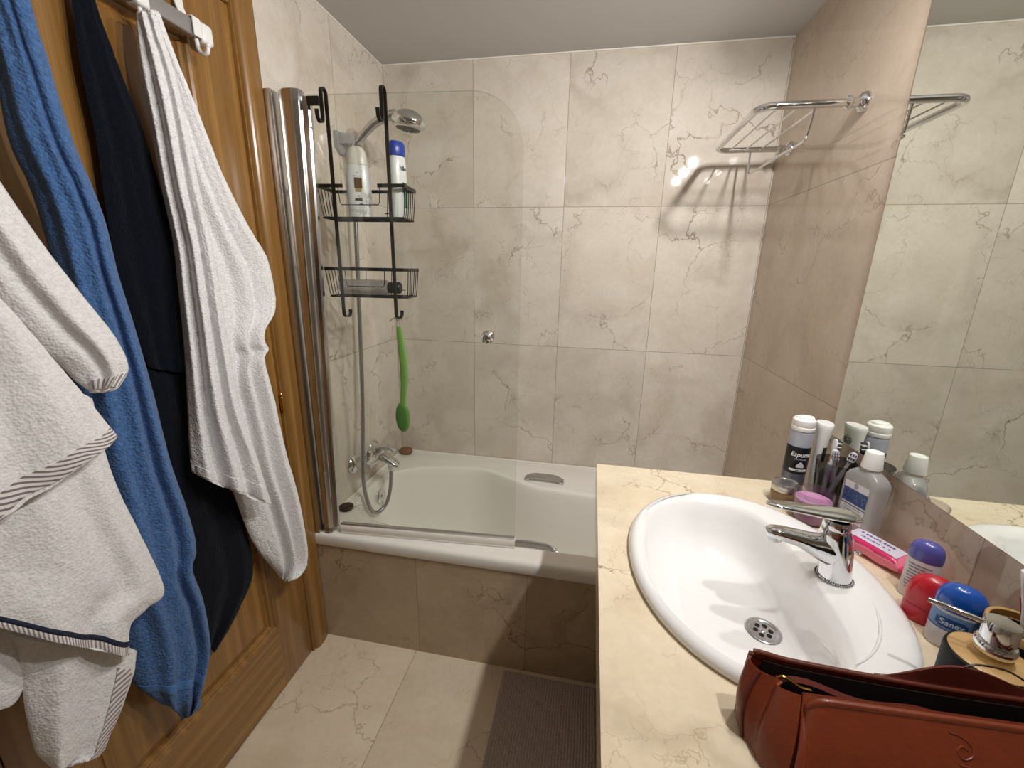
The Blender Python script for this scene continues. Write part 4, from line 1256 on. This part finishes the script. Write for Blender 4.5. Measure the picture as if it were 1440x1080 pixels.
obj('sealed_end', b, pm('deep_pink_film', '#d83a63', .3, coat=.4), wp, local=True)

# roll-on / stick deodorants
def stick(name, label, loc, rz, a, d, h_body, h_cap, m_body, m_cap, rot=None, dome=.5, e=2.3, sealed=True):
    t = thing(name, label, 'deodorant', loc, group='deodorant sticks along the wall', rot=(rot or Matrix.Identity(4)) @ Matrix.Rotation(rz, 4, 'Z'))
    b = B(); loft(b, [sup(0, 0, a*k, d*k, z, e, 40) for k, z in ((.92, 0), (.98, .002), (1, .006), (1, h_body-.003), (.96, h_body))]); obj('body', b, m_body, t, local=True)
    b = B()
    rr = [sup(0, 0, a*1.0, d*1.0, h_body+.0005, e, 40), sup(0, 0, a*1.03, d*1.03, h_body+.004, e, 40)]
    for i in range(1, 12):
        u = i/11
        k = (1-u**(2/dome*1.3))**.5 if u < 1 else .02
        rr.append(sup(0, 0, a*1.03*max(k, .03), d*1.03*max(k, .03), h_body+.004+(h_cap-.004)*u, e, 40))
    loft(b, rr); obj('cap', b, m_cap, t, local=True)
    return t
m_trans = pm('translucent_white', '#d9d5d8', .3, coat=.2, sss=.1)
m_lab_ink = pm('label_ink_grey', '#77727c', .5)
d1 = stick('deodorant_stick', 'deodorant with purple cap and pale label against the wall', (.604, .755, CZ), R(-38), .0225, .0160, .078, .036, m_trans, pm('purple_cap', '#5a59a8', .28, coat=.4), dome=.75)
for k, z in enumerate([.068-.006*i for i in range(9)]):
    b = B(); patch(b, .0225, -60+((k*37) % 11), 40-((k*53) % 30), z, z+.0016, sy=.711, n=18)
    obj('label_line', b, m_lab_ink, d1, local=True)
m_red = pm('red_plastic', '#c11f2f', .3, coat=.4)
d2 = stick('deodorant_stick', 'all-red domed deodorant standing between the purple and blue capped ones', (.584, .698, CZ), R(-28), .0315, .0215, .030, .055, m_red, m_red, dome=.85)
d3 = stick('deodorant_stick', 'white deodorant with glossy blue dome cap beside the soap dispenser', (.582, .648, CZ), R(-30), .0275, .0193, .066, .042, m_trans, pm('blue_dome', '#1c56b4', .2, coat=.6), dome=.8)
b = B(); patch(b, .0275, -88, 88, .036, .062, n=24, sy=.70); obj('blue_band', b, pm('band_blue', '#6f93c6', .35), d3, local=True)
b = B()
for z0_, z1_, aa in ((.0385, .041, .8), (.041, .0525, 1), (.0525, .055, .8)): patch(b, .0275, -14-46*aa, -14+46*aa, z0_, z1_, n=24, th=.0007, sy=.70)
obj('logo_oval', b, pm('logo_blue', '#22437f', .35), d3, local=True)
b = wrap_text('Sanex', .0125, .0277, .0467, -14, sy=.70, off=.0009)
obj('lettering', b, pm('pale_blue_letters', '#b9cbe6', .45), d3, local=True)
b = B(); patch(b, .0275, -88, 88, .0335, .0355, n=24, sy=.70); obj('dark_line', b, pm('line_blue', '#33568f', .4), d3, local=True)

# soap dispenser
m_matte = pm('matte_black_stoneware', '#0c0c0b', .55, spec=.3, bump=(250, .25, .001))
m_bamboo = wood('bamboo', 0, '#d9b984', '#c7a268', '#b98f55', .45)
ds = thing('soap_dispenser', 'black soap dispenser with bamboo lid and chrome pump', 'soap dispenser', (.5235, .527, CZ))
b = B(); lathe(b, [(.038, 0), (.040, .002), (.0425, .088), (.0415, .092), (.040, .0925)], 48); obj('body', b, m_matte, ds, local=True)
b = B(); lathe(b, [(.0385, .0905), (.0388, .0935), (.0375, .0945), (.021, .0945), (.0195, .0965), (.0185, .104), (.001, .104)], 48); obj('bamboo_lid', b, m_bamboo, ds, local=True)
b = B(); lathe(b, [(.0185, .1045), (.0195, .106), (.0195, .1165), (.018, .1185), (.0155, .119), (.0155, .122), (.0165, .1225), (.0165, .1445), (.0155, .1465), (.001, .147)], 40)
Mp = Matrix.Rotation(R(146), 4, 'Z')
tube(b, [Mp @ Vector(p) for p in ((.006, 0, .1375), (.03, 0, .1385), (.05, 0, .139), (.066, 0, .138))], .0033, 12)
obj('pump', b, m_chrome, ds, local=True)
# tumbler at the frame edge with one toothbrush
tm = thing('bamboo_rim_tumbler', 'black tumbler with bamboo rim behind the soap dispenser', 'tumbler', (.6115, .592, CZ))
b = B(); lathe(b, [(.001, 0), (.034, 0), (.0355, .002), (.0365, .082), (.0335, .082), (.032, .005), (.001, .005)], 44); obj('body', b, m_matte, tm, local=True)
b = B(); lathe(b, [(.0320, .0825), (.0368, .0825), (.0368, .094), (.036, .095), (.0325, .095), (.0318, .094)], 44, cap0=False, cap1=False)
bmesh.ops.remove_doubles(b, verts=b.verts, dist=1e-6)
obj('bamboo_rim', b, m_bamboo, tm, local=True)
toothbrush((.627, .575, CZ+.007), (.5865, .592, CZ+.182), (.72, -.66, .2), 'white toothbrush with purple and red grip at the right edge', hw=.0085, accent='#a1262c', dark='#3f2f6a')

# ------------------------------------------------------------------ leather bag
m_lea = pm('brown_leather', '#83391f', .34, spec=.5, coat=.15, bump=(110, .4, .002), var=.3)
m_lead = pm('dark_lining', '#1d0f0b', .8)
m_lea2 = pm('maroon_leather', '#6a2b22', .4, bump=(160, .25, .0015), var=.2)
m_piping = pm('leather_piping', '#5c2417', .35, coat=.2)
BA = R(.8)
bag = thing('leather_toiletry_bag', 'open brown leather toiletry bag at the front corner of the counter', 'bag', (.226, .40, CZ), BA)
LB = .36      # length
def sheet(bm, rows, th):
    """grid of points thickened along its normals"""
    n, m = len(rows), len(rows[0])
    def nrm(i, j):
        a = rows[min(i+1, n-1)][j]-rows[max(i-1, 0)][j]
        b_ = rows[i][min(j+1, m-1)]-rows[i][max(j-1, 0)]
        q = a.cross(b_)
        return q.normalized() if q.length > 1e-12 else Vector((0, 0, 1))
    f = [[bm.verts.new(rows[i][j]+nrm(i, j)*th/2) for j in range(m)] for i in range(n)]
    g = [[bm.verts.new(rows[i][j]-nrm(i, j)*th/2) for j in range(m)] for i in range(n)]
    for i in range(n-1):
        for j in range(m-1):
            bm.faces.new((f[i][j], f[i+1][j], f[i+1][j+1], f[i][j+1]))
            bm.faces.new((g[i][j], g[i][j+1], g[i+1][j+1], g[i+1][j]))
    for j in range(m-1):
        bm.faces.new((f[0][j], f[0][j+1], g[0][j+1], g[0][j]))
        bm.faces.new((f[n-1][j], g[n-1][j], g[n-1][j+1], f[n-1][j+1]))
    for i in range(n-1):
        bm.faces.new((f[i][0], g[i][0], g[i+1][0], f[i+1][0]))
        bm.faces.new((f[i][m-1], f[i+1][m-1], g[i+1][m-1], g[i][m-1]))
    return bm
# local frame: x along the bag, y away from the viewer, z up
def back_pt(u, v):       # u along, v up
    zt = .087-.004*sstep(0, .12, u)-.006*math.sin(PI*u)
    return Vector((.008*v*(1-u)+u*LB, .070+.009*v-.005*u*v, .002+v*zt))
b = B(); sheet(b, [[back_pt(i/30, j/10) for j in range(11)] for i in range(31)], .003); obj('back_panel', b, m_lea, bag, local=True)
b = B(); tube(b, [back_pt(i/40, 1.0)+Vector((0, 0, .001)) for i in range(41)], .0036, 10); obj('top_piping', b, m_piping, bag, local=True)
def front_pt(u, v):
    zt = .086
    return Vector((lerp(.016, .046, v)+u*(LB-lerp(.016, .046, v)), lerp(-.028, .028+.010*u, v)-.007*math.sin(PI*v), .002+v*zt))
b = B(); sheet(b, [[front_pt(i/24, j/10)+Vector((0, .008, -.004*j/10)) for j in range(11)] for i in range(25)], .003); obj('front_panel', b, m_lea, bag, local=True)
# front flap with rounded top corner
def flap_pt(u, v):
    p = front_pt(u, v)
    d = u*(LB-.03)
    r = .022
    if d < r:
        k = 1-math.sqrt(max(0, 1-((r-d)/r)**2))
        p.z -= k*r*v**3
    p.y -= .004+.003*math.sin(PI*v)*math.sin(PI*min(1, u*1.2))
    return p
b = B(); sheet(b, [[flap_pt((i/40)**1.4, j/12) for j in range(13)] for i in range(41)], .0035); obj('front_flap', b, m_lea, bag, local=True)
edge = [flap_pt(0, j/12) for j in range(13)]+[flap_pt((i/40)**1.4, 1) for i in range(1, 41)]
b = B(); tube(b, edge, .0042, 10); obj('flap_piping', b, m_lea, bag, local=True)
edge2 = [p+Vector((.008, -.0022, -.0005)) for p in edge[:11]]+[p+Vector((0, -.0022, -.009)) for p in edge[16:]]
b = B()
sp_ = smooth_path(edge2, 4)
for i in range(0, len(sp_)-2, 2): tube(b, [sp_[i], sp_[i].lerp(sp_[i+1], .9)], .0006, 5)
obj('stitching', b, pm('stitch', '#43190f', .7), bag, local=True)
# embossed monogram
b = B()
def emb(pts): tube(b, smooth_path([flap_pt(u, v)+Vector((0, -.0022, .0004)) for u, v in pts], 6), .0010, 8)
emb([(.44, .92), (.475, .90), (.50, .84), (.497, .77), (.47, .74), (.455, .79), (.47, .83), (.49, .81)])
emb([(.455, .70), (.49, .68), (.52, .63)]); emb([(.50, .60), (.47, .56), (.44, .52)]); emb([(.45, .62), (.48, .60), (.53, .60)])
obj('embossed_logo', b, m_lea, bag, local=True)
# left gusset, folded inwards
def gus(u, v):           # u back->front, v up
    p0 = back_pt(.0, v); p1 = front_pt(0, v*.95)+Vector((-.001, .008, 0))
    p = p0.lerp(p1, u)
    fold = -.020*math.sin(PI*u**.7)*(.55+.45*math.sin(PI*v))+.012*math.exp(-((u-.52)/.10)**2)*(.2+.8*v)-.004*math.sin(3*PI*u)*v
    p.x += fold
    p.z -= .010*math.sin(PI*u)*v
    return p
b = B(); sheet(b, [[gus(i/28, j/14) for j in range(15)] for i in range(29)], .003); obj('side_gusset', b, m_lea, bag, local=True)
b = B(); tube(b, smooth_path([gus(.02, j/8)+Vector((-.001, 0, 0)) for j in range(9)], 3), .0034, 8); tube(b, smooth_path([gus(.36, j/8)+Vector((-.002, -.001, 0)) for j in range(9)], 3), .0028, 8); obj('gusset_piping', b, m_piping, bag, local=True)
# right gusset (out of frame), bottom and lining
b = B(); sheet(b, [[back_pt(1, j/8).lerp(front_pt(1, j/8*.95)+Vector((0, .008, 0)), i/8) for j in range(9)] for i in range(9)], .003); obj('side_gusset', b, m_lea, bag, local=True)
b = B(); sheet(b, [[back_pt(i/12, 0).lerp(front_pt(i/12, 0)+Vector((0, .010, 0)), j/6)+Vector((0, 0, .0005)) for j in range(7)] for i in range(13)], .003); obj('base_panel', b, m_lead, bag, local=True)
b = B()
sheet(b, [[back_pt(lerp(.03, .97, i/20), lerp(.05, .94, j/8))+Vector((0, -.004, 0)) for j in range(9)] for i in range(21)], .0015)
sheet(b, [[front_pt(lerp(.03, .97, i/20), lerp(.05, .90, j/8))+Vector((0, .0145, 0)) for j in range(9)] for i in range(21)], .0015)
sheet(b, [[back_pt(lerp(.03, .97, i/20), .12).lerp(front_pt(lerp(.03, .97, i/20), .12)+Vector((0, .012, 0)), lerp(.06, .94, j/8)) for j in range(9)] for i in range(21)], .0015)
obj('lining', b, m_lead, bag, local=True)
# inner zip tape and the folded back flap
b = B()
def zp(u, s): return Vector((.03+u*.20, lerp(.060, .052, u)+.005*s+.003*math.sin(u*9), .068-.012*u+.003*math.sin(u*11)+.004*s))
sheet(b, [[zp(i/16, j/3) for j in range(4)] for i in range(17)], .002); obj('inner_flap', b, m_lea2, bag, local=True)
b = B(); tube(b, smooth_path([Vector((.030, .060, .074)), Vector((.036, .060, .077)), Vector((.043, .058, .075)), Vector((.054, .055, .070)), Vector((.066, .054, .069))], 6), .0024, 8); obj('zip_pull', b, m_brass, bag, local=True)
b = B()
def bf(u, v):
    base = back_pt(lerp(.40, .90, u), 1.0)
    rise = .030*(sstep(0, .46, u)*.9+.1*min(1, u/.46))*(1-sstep(.50, 1, u)*.8)
    return base+Vector((0, .0035+.003*v, rise*v))
sheet(b, [[bf(i/24, j/6) for j in range(7)] for i in range(25)], .003); obj('back_flap', b, m_lea2, bag, local=True)
b = B(); tube(b, smooth_path([bf(.50, 1)+Vector((0, 0, .001)), bf(.58, 1)+Vector((0, .001, .007)), bf(.72, 1)+Vector((.004, .001, .012)), bf(.86, 1)+Vector((.006, 0, .006)), bf(.95, 1)], 6), .0012, 8); obj('loop', b, pm('wire_brown', '#3a2a22', .4), bag, local=True)

# ------------------------------------------------------------------ bath mat
b = B()
x0, x1, y0, y1 = -.222, .105, .30, 1.158
nx, ny = 220, 200
rows = []
for i in range(nx+1):
    row = []
    for j in range(ny+1):
        x, y = lerp(x0, x1, i/nx), lerp(y0, y1, j/ny)
        e = min(x-x0, x1-x, y-y0, y1-y)
        h = .009*sstep(0, .008, e)+.0035
        h += .0055*(abs(math.sin(PI*i/6.0+.3*math.sin(j*.9)))**.7*(.45+.55*abs(math.sin(PI*j/3.6+.4*math.sin(i*.6))))) if e > .006 else 0
        wob = .0015*noise.noise(Vector((x*18, y*18, 0)))
        row.append(Vector((x+.002*noise.noise(Vector((y*9, 0, 1))), y+.003*noise.noise(Vector((x*9, 3, 1))), h+wob)))
    rows.append(row)
vr = [[b.verts.new(p) for p in r] for r in rows]
for i in range(nx):
    for j in range(ny): b.faces.new((vr[i][j], vr[i+1][j], vr[i+1][j+1], vr[i][j+1]))
be = [vr[i][0] for i in range(nx+1)]+[vr[nx][j] for j in range(1, ny+1)]+[vr[i][ny] for i in range(nx-1, -1, -1)]+[vr[0][j] for j in range(ny-1, 0, -1)]
low = [b.verts.new((v.co.x, v.co.y, .0006)) for v in be]
for i in range(len(be)): b.faces.new((be[i], low[i], low[(i+1) % len(be)], be[(i+1) % len(be)]))
b.faces.new(list(reversed(low)))
tag(obj('bath_mat', b, terry('mat_fabric', '#a39289', '#bfaea5', 260, .0025, .8, .2), sharp=180), 'taupe looped bath mat on the floor beside the vanity', 'bath mat')

# ------------------------------------------------------------------ over-door rail
rl = thing('over_door_hook_rail', 'white and grey hook rail hung over the top of the door', 'hook rail', (-.905, .68, 1.885))
b = B(); box(b, -.913, -.893, .40, .958, 1.868, 1.902, .004, 3); obj('bar', b, m_greybar, rl)
for y0_, y1_ in ((.953, .985), (.375, .405)):
    b = B(); box(b, -.917, -.889, y0_, y1_, 1.864, 1.906, .008, 4); obj('end_cap', b, m_white_pl, rl)
for y in (.940, .43):
    b = B(); flatbar(b, [(-.979, y, 1.93), (-.979, y, 2.0095), (-.976, y, 2.0108), (-.932, y, 2.0108), (-.928, y, 2.009), (-.926, y, 1.93), (-.917, y, 1.905), (-.890, y, 1.904), (-.8885, y, 1.90), (-.8885, y, 1.868)], .020, .0025, (0, 1, 0)); obj('door_strap', b, m_white_pl, rl, sharp=60)
for y in (.822, .71, .60, .50):
    b = B(); box(b, -.917, -.886, y-.014, y+.014, 1.864, 1.907, .006, 3); obj('hook_ring', b, m_white_pl, rl)
def jhook(y):
    b = B(); tube(b, smooth_path([(-.900, y, 1.868), (-.897, y, 1.848), (-.888, y, 1.838), (-.876, y, 1.840), (-.872, y, 1.852)], 6), .0045, 10)
    bmesh.ops.create_icosphere(b, subdivisions=2, radius=.0058, matrix=Matrix.Translation((-.872, y, 1.853)))
    obj('hook', b, m_white_pl, rl)
for y in (.945, .822, .71, .60, .50): jhook(y)

# ------------------------------------------------------------------ towels
def crom(rows, t):
    n = len(rows)
    x = t*(n-1); i = min(int(x), n-2); u = x-i
    p0, p1, p2, p3 = rows[max(i-1, 0)], rows[i], rows[i+1], rows[min(i+2, n-1)]
    return [.5*((2*b_)+(c_-a_)*u+(2*a_-5*b_+4*c_-d_)*u*u+(3*b_-a_-3*c_+d_)*u**3) for a_, b_, c_, d_ in zip(p0, p1, p2, p3)]
def hang(bm, key, bulge, folds, back=.02, nt=70, ns=44, seed=0, rough=.0022, xmin=-.9285):
    """bundle of cloth between a left and a right edge; folds: (s0, s1, width, amp0, amp1)"""
    st = TW[key]
    rings = []
    for i in range(nt+1):
        t = i/nt
        q = crom(st, t)
        L_, R_ = Vector(q[:3]), Vector(q[3:])
        d = R_-L_
        h = Vector((d.x, d.y, 0))
        nrm = Vector((h.y, -h.x, 0))
        nrm = (nrm.normalized() if h.length > .004 else Vector((.7, -.7, 0)))
        nrm = (nrm+Vector((.35, -.1, 0))).normalized()
        w = min(1, d.length/.08)
        ring = []
        for k in range(ns+1):
            s = k/ns
            o = bulge*w*(max(0, 1-(2*s-1)**2)**.6)
            for f in folds:
                sk_ = lerp(f[0], f[1], t)+.025*noise.noise(Vector((t*3, f[0]*9, seed)))
                am = lerp(f[3], f[4], t)
                o += am*w*math.exp(-((s-sk_)/f[2])**2)*(1-abs(2*s-1)**8)
            p = L_+d*s+nrm*o
            if rough:
                p += nrm*(rough*noise.noise(p*55+Vector((seed, 0, 0)))+rough*.7*noise.noise(p*130+Vector((0, seed, 0))))
                p.z += (.004*noise.noise(Vector((s*7, seed, 1))))*sstep(.7, 1, t)
            ring.append(p)
        # back side, slightly rounded
        bk = []
        for k in range(1, 12):
            s = 1-k/12
            p = L_+d*s-nrm*(back*(max(0, 1-(2*s-1)**2)**.5))*(.35+.65*w)
            p.x = max(p.x, xmin)
            bk.append(p)
        for p in ring: p.x = max(p.x, xmin)
        rings.append(ring+bk)
    # rounded ends
    for end, sgn in ((0, 1), (-1, -1)):
        base = rings[end]; nxt = rings[1 if end == 0 else -2]
        dz = (sum(base, Vector())-sum(nxt, Vector()))/len(base)
        cen = sum(base, Vector())/len(base)
        extra = []
        for kx, kd in ((.90, .5), (.6, .9)):
            extra.append([cen+(p-cen)*kx+dz.normalized()*.006*kd for p in base])
        if end == 0: rings = list(reversed(extra))+rings
        else: rings = rings+extra
    loft(bm, rings)
    return rings
def hem(name, parent, mat, pts_up, pts_lo, off, per=0):
    """woven border strip lying on the cloth"""
    bm = B()
    up, lo = [Vector(p) for p in pts_up], [Vector(p) for p in pts_lo]
    n = len(up)
    uvl = bm.loops.layers.uv.new('UVMap')
    rows = [[bm.verts.new(u.lerp(l, j/3)+Vector(off)+Vector(off)*.25*math.sin(PI*j/3)) for j in range(4)] for u, l in zip(up, lo)]
    rows2 = [[bm.verts.new(u.lerp(l, j/3)-Vector(off)*.6) for j in range(4)] for u, l in zip(up, lo)]
    colj = {v: j for r_ in rows+rows2 for j, v in enumerate(r_)}
    dist = [0]
    for i in range(1, n): dist.append(dist[-1]+((up[i]-up[i-1]).length+(lo[i]-lo[i-1]).length)/2)
    wid = sum((u-l).length for u, l in zip(up, lo))/n
    slant = per
    def face(vs, us):
        f = bm.faces.new(vs)
        for lp, u_ in zip(f.loops, us):
            j = colj.get(lp.vert, 0)
            lp[uvl].uv = (u_*math.cos(slant)+wid*j/3*math.sin(slant), 0)
    for i in range(n-1):
        for j in range(3):
            face((rows[i][j], rows[i+1][j], rows[i+1][j+1], rows[i][j+1]), (dist[i], dist[i+1], dist[i+1], dist[i]))
            face((rows2[i][j], rows2[i][j+1], rows2[i+1][j+1], rows2[i+1][j]), (dist[i], dist[i], dist[i+1], dist[i+1]))
        for j in (0, 3):
            face((rows[i][j], rows2[i][j], rows2[i+1][j], rows[i+1][j]), (dist[i], dist[i], dist[i+1], dist[i+1]))
    for i in (0, n-1):
        for j in range(3): face((rows[i][j], rows[i][j+1], rows2[i][j+1], rows2[i][j]), (dist[i],)*4)
    return obj(name, bm, mat, parent, sharp=60)
def edge_rows(key, t0, t1, n, s):
    out = []
    for i in range(n+1):
        q = crom(TW[key], lerp(t0, t1, i/n)); L_, R_ = Vector(q[:3]), Vector(q[3:])
        out.append(L_.lerp(R_, s))
    return out

m_tw = terry('white_terry', '#d9d7d8', '#f4f3f3', 240, .003, .9, .15)
m_tws = terry('white_waffle', '#d4d1d1', '#eeeceb', 260, .002, .8, .12)
m_tb = terry('blue_terry', '#365789', '#5178ad', 220, .0035, 1.0, .15)
m_tbl = terry('blue_woven_band', '#476da3', '#5077ad', 700, .0008, .4, .12)
m_tn = terry('navy_terry', '#05080f', '#0b101c', 300, .002, .8, .05)
m_str = stripes('grey_stripes', '#ded8d5', '#7d7376', .0066, .42)
m_str2 = stripes('grey_stripes_wide', '#ded8d5', '#8b8487', .0066, .45)
m_navyl = pm('navy_piping', '#1a1f33', .9)

tw = thing('hanging_towel', 'white terry towel bunched on the hook nearest the shower', 'towel', (-.885, .86, 1.85), group='towels on the door rail')
b = B()
hang(b, 'white_long', .022, [(.62, .70, .055, -.010, -.022), (.48, .56, .07, .006, .018), (.82, .84, .06, .006, .020), (.90, .93, .04, -.004, -.012), (.36, .42, .05, -.006, -.016)], .025, 90, 46, 1, xmin=-.9035)
obj('long_fold', b, m_tw, tw, sharp=75)
b = B()
rs = hang(b, 'white_short', .026, [(.40, .30, .08, -.010, -.020), (.72, .66, .07, -.006, -.018), (.56, .48, .10, .006, .012), (.18, .14, .07, .004, .012), (.9, .86, .06, .003, .010)], .02, 80, 50, 2, xmin=-.9035)
obj('front_fold', b, m_tw, tw, sharp=75)

tn = thing('hanging_towel', 'dark navy towel hanging between the blue and the white towels', 'towel', (-.90, .72, 1.84), group='towels on the door rail')
b = B(); hang(b, 'navy_top', .005, [(.35, .3, .1, -.002, -.004), (.7, .7, .1, .002, .003)], .010, 60, 36, 3, rough=.0015)
obj('upper_fold', b, m_tn, tn, sharp=75)
b = B(); hang(b, 'navy_low', .005, [(.55, .62, .12, -.003, -.006), (.8, .85, .08, .002, .003)], .006, 60, 36, 4, rough=.0015)
obj('lower_fold', b, m_tn, tn, sharp=75)

tbw = thing('hanging_towel', 'royal blue terry bath towel hanging between white and navy towels', 'towel', (-.87, .60, 1.84), group='towels on the door rail')
b = B(); rb = hang(b, 'blue', .034, [(.74, .80, .05, -.004, -.024), (.55, .50, .10, -.002, -.008), (.88, .92, .06, .003, .012), (.35, .40, .12, .003, .010), (.2, .3, .09, -.003, -.010)], .02, 96, 54, 5)
obj('towel_cloth', b, m_tb, tbw, sharp=75)

ta = thing('hanging_towel', 'white towel with grey striped borders hanging nearest the viewer', 'towel', (-.80, .45, 1.3), group='towels on the door rail')
RA = {}
for key, nm, bl, fl, sd in (
    ('sleeve', 'upper_fold', .020, [(.7, .6, .12, .004, .010), (.4, .5, .1, -.004, -.010)], 6),
    ('flap', 'front_fold', .012, [(.75, .8, .12, .003, .006), (.5, .5, .1, -.003, -.008)], 7),
    ('lower', 'lower_fold', .022, [(.72, .72, .08, -.004, -.010), (.5, .45, .12, .004, .010), (.86, .85, .07, .003, .006)], 8),
    ('tail', 'tail_fold', .022, [(.3, .25, .12, .006, .014), (.65, .6, .14, -.006, -.016)], 9),
    ('tail_left', 'back_fold', .012, [(.5, .5, .15, .004, .006)], 10)):
    b = B(); RA[key] = hang(b, key, bl, fl, .012, 56, 44, sd, rough=.0011)
    obj(nm, b, m_tws, ta, sharp=75)
def band(name, parent, mat, rings, nt, ns, t0, t1, s0, s1, off, per=0, along='s'):
    """strip of woven border taken from the front of a hanging fold"""
    i0, i1 = 2+round(t0*nt), 2+round(t1*nt)
    k0, k1 = round(s0*ns), round(s1*ns)
    if along == 's':
        up = [rings[i0][k] for k in range(k0, k1+1)]; lo = [rings[i1][k] for k in range(k0, k1+1)]
    else:
        up = [rings[i][k0] for i in range(i0, i1+1)]; lo = [rings[i][k1] for i in range(i0, i1+1)]
    return hem(name, parent, mat, up, lo, off, per)
OFF = (.0022, -.0022, 0)
band('striped_border', ta, m_str, RA['flap'], 56, 44, .94, .995, 0, 1, OFF, R(-60))
band('striped_border', ta, m_str2, RA['lower'], 56, 44, .94, 1, .05, 1, OFF)
band('navy_piping', ta, m_navyl, RA['lower'], 56, 44, .925, .943, .05, 1, (.0028, -.0028, 0))
band('striped_border', ta, m_str2, RA['tail'], 56, 44, .14, .97, .80, .96, OFF, R(50), along='t')
band('striped_border', ta, m_str2, RA['sleeve'], 56, 44, .90, .99, .25, .98, OFF)
band('woven_band', tbw, m_tbl, rb, 96, 54, .872, .893, .05, .98, (.0012, -.0012, 0))
band('hem_band', tw, m_tws, rs, 80, 50, .945, .99, .03, .97, (.0014, -.0014, 0))

# ------------------------------------------------------------------ lamps above the mirror (out of frame)
LX, LZ = .54, 2.03
lf = thing('mirror_lamp', 'three-spot lamp bar on the wall above the mirror', 'lamp', (XR, .645, 2.06))
bm = B(); box(bm, XR-.03, XR-.0008, .30, .99, 2.045, 2.085, .006, 3); obj('lamp_bar', bm, m_chrome2, lf)
m_bulb = pm('lamp_cup', '#d8d8d8', .3, .6)
for y in (.92, .645, .37):
    bm = B(); tube(bm, [(XR-.03, y, 2.065), (LX+.03, y, 2.072)], .007, 10)
    lathe(bm, [(.012, .034), (.030, .030), (.036, .005), (.034, .005), (.028, .028), (.010, .031)], 24, c=(LX, y, LZ+.012))
    obj('lamp_head', bm, m_bulb, lf)
    ld = bpy.data.lights.new('spot_lamp', 'SPOT')
    ld.energy = 26.5
    ld.color = (1, .975, .95)
    ld.shadow_soft_size = .021
    ld.spot_size = R(180)
    ld.spot_blend = 1
    lo = bpy.data.objects.new('spot_lamp', ld); C.objects.link(lo)
    lo.location = (LX, y, LZ)
    d = Vector((-.85, .60, -.55)).normalized()
    lo.rotation_euler = d.to_track_quat('-Z', 'Y').to_euler()
    lo.parent = lf; lo.matrix_parent_inverse = MW[lf].inverted()
w = bpy.data.worlds.new('room_dark'); sc.world = w
w.use_nodes = True
w.node_tree.nodes['Background'].inputs[0].default_value = (.02, .02, .02, 1)

# ------------------------------------------------------------------ camera
cd = bpy.data.cameras.new('camera'); cam = bpy.data.objects.new('camera', cd); C.objects.link(cam)
rx, ry, rz = -.2645, -.0195, .1819
Mc = Matrix.Rotation(rz, 3, 'Z') @ Matrix.Rotation(rx, 3, 'X') @ Matrix.Rotation(ry, 3, 'Y')
right, fwd, up = Mc.col[0], Mc.col[1], Mc.col[2]
m4 = Matrix((right, up, -fwd)).transposed().to_4x4()
m4.translation = (0, 0, 1.386)
cam.matrix_world = m4
cd.sensor_width = 36
cd.lens = 589.7542/1440*36
cd.clip_start = .02
sc.camera = cam
sc.view_settings.view_transform = 'Standard'
sc.view_settings.look = 'None'
sc.view_settings.gamma = 1
sc.view_settings.exposure = 0
sc.view_settings.use_curve_mapping = False
sc.cycles.max_bounces = 16
sc.cycles.diffuse_bounces = 10
sc.cycles.transparent_max_bounces = 24
sc.cycles.glossy_bounces = 6
sc.cycles.sample_clamp_indirect = 6
sc.cycles.blur_glossy = .5
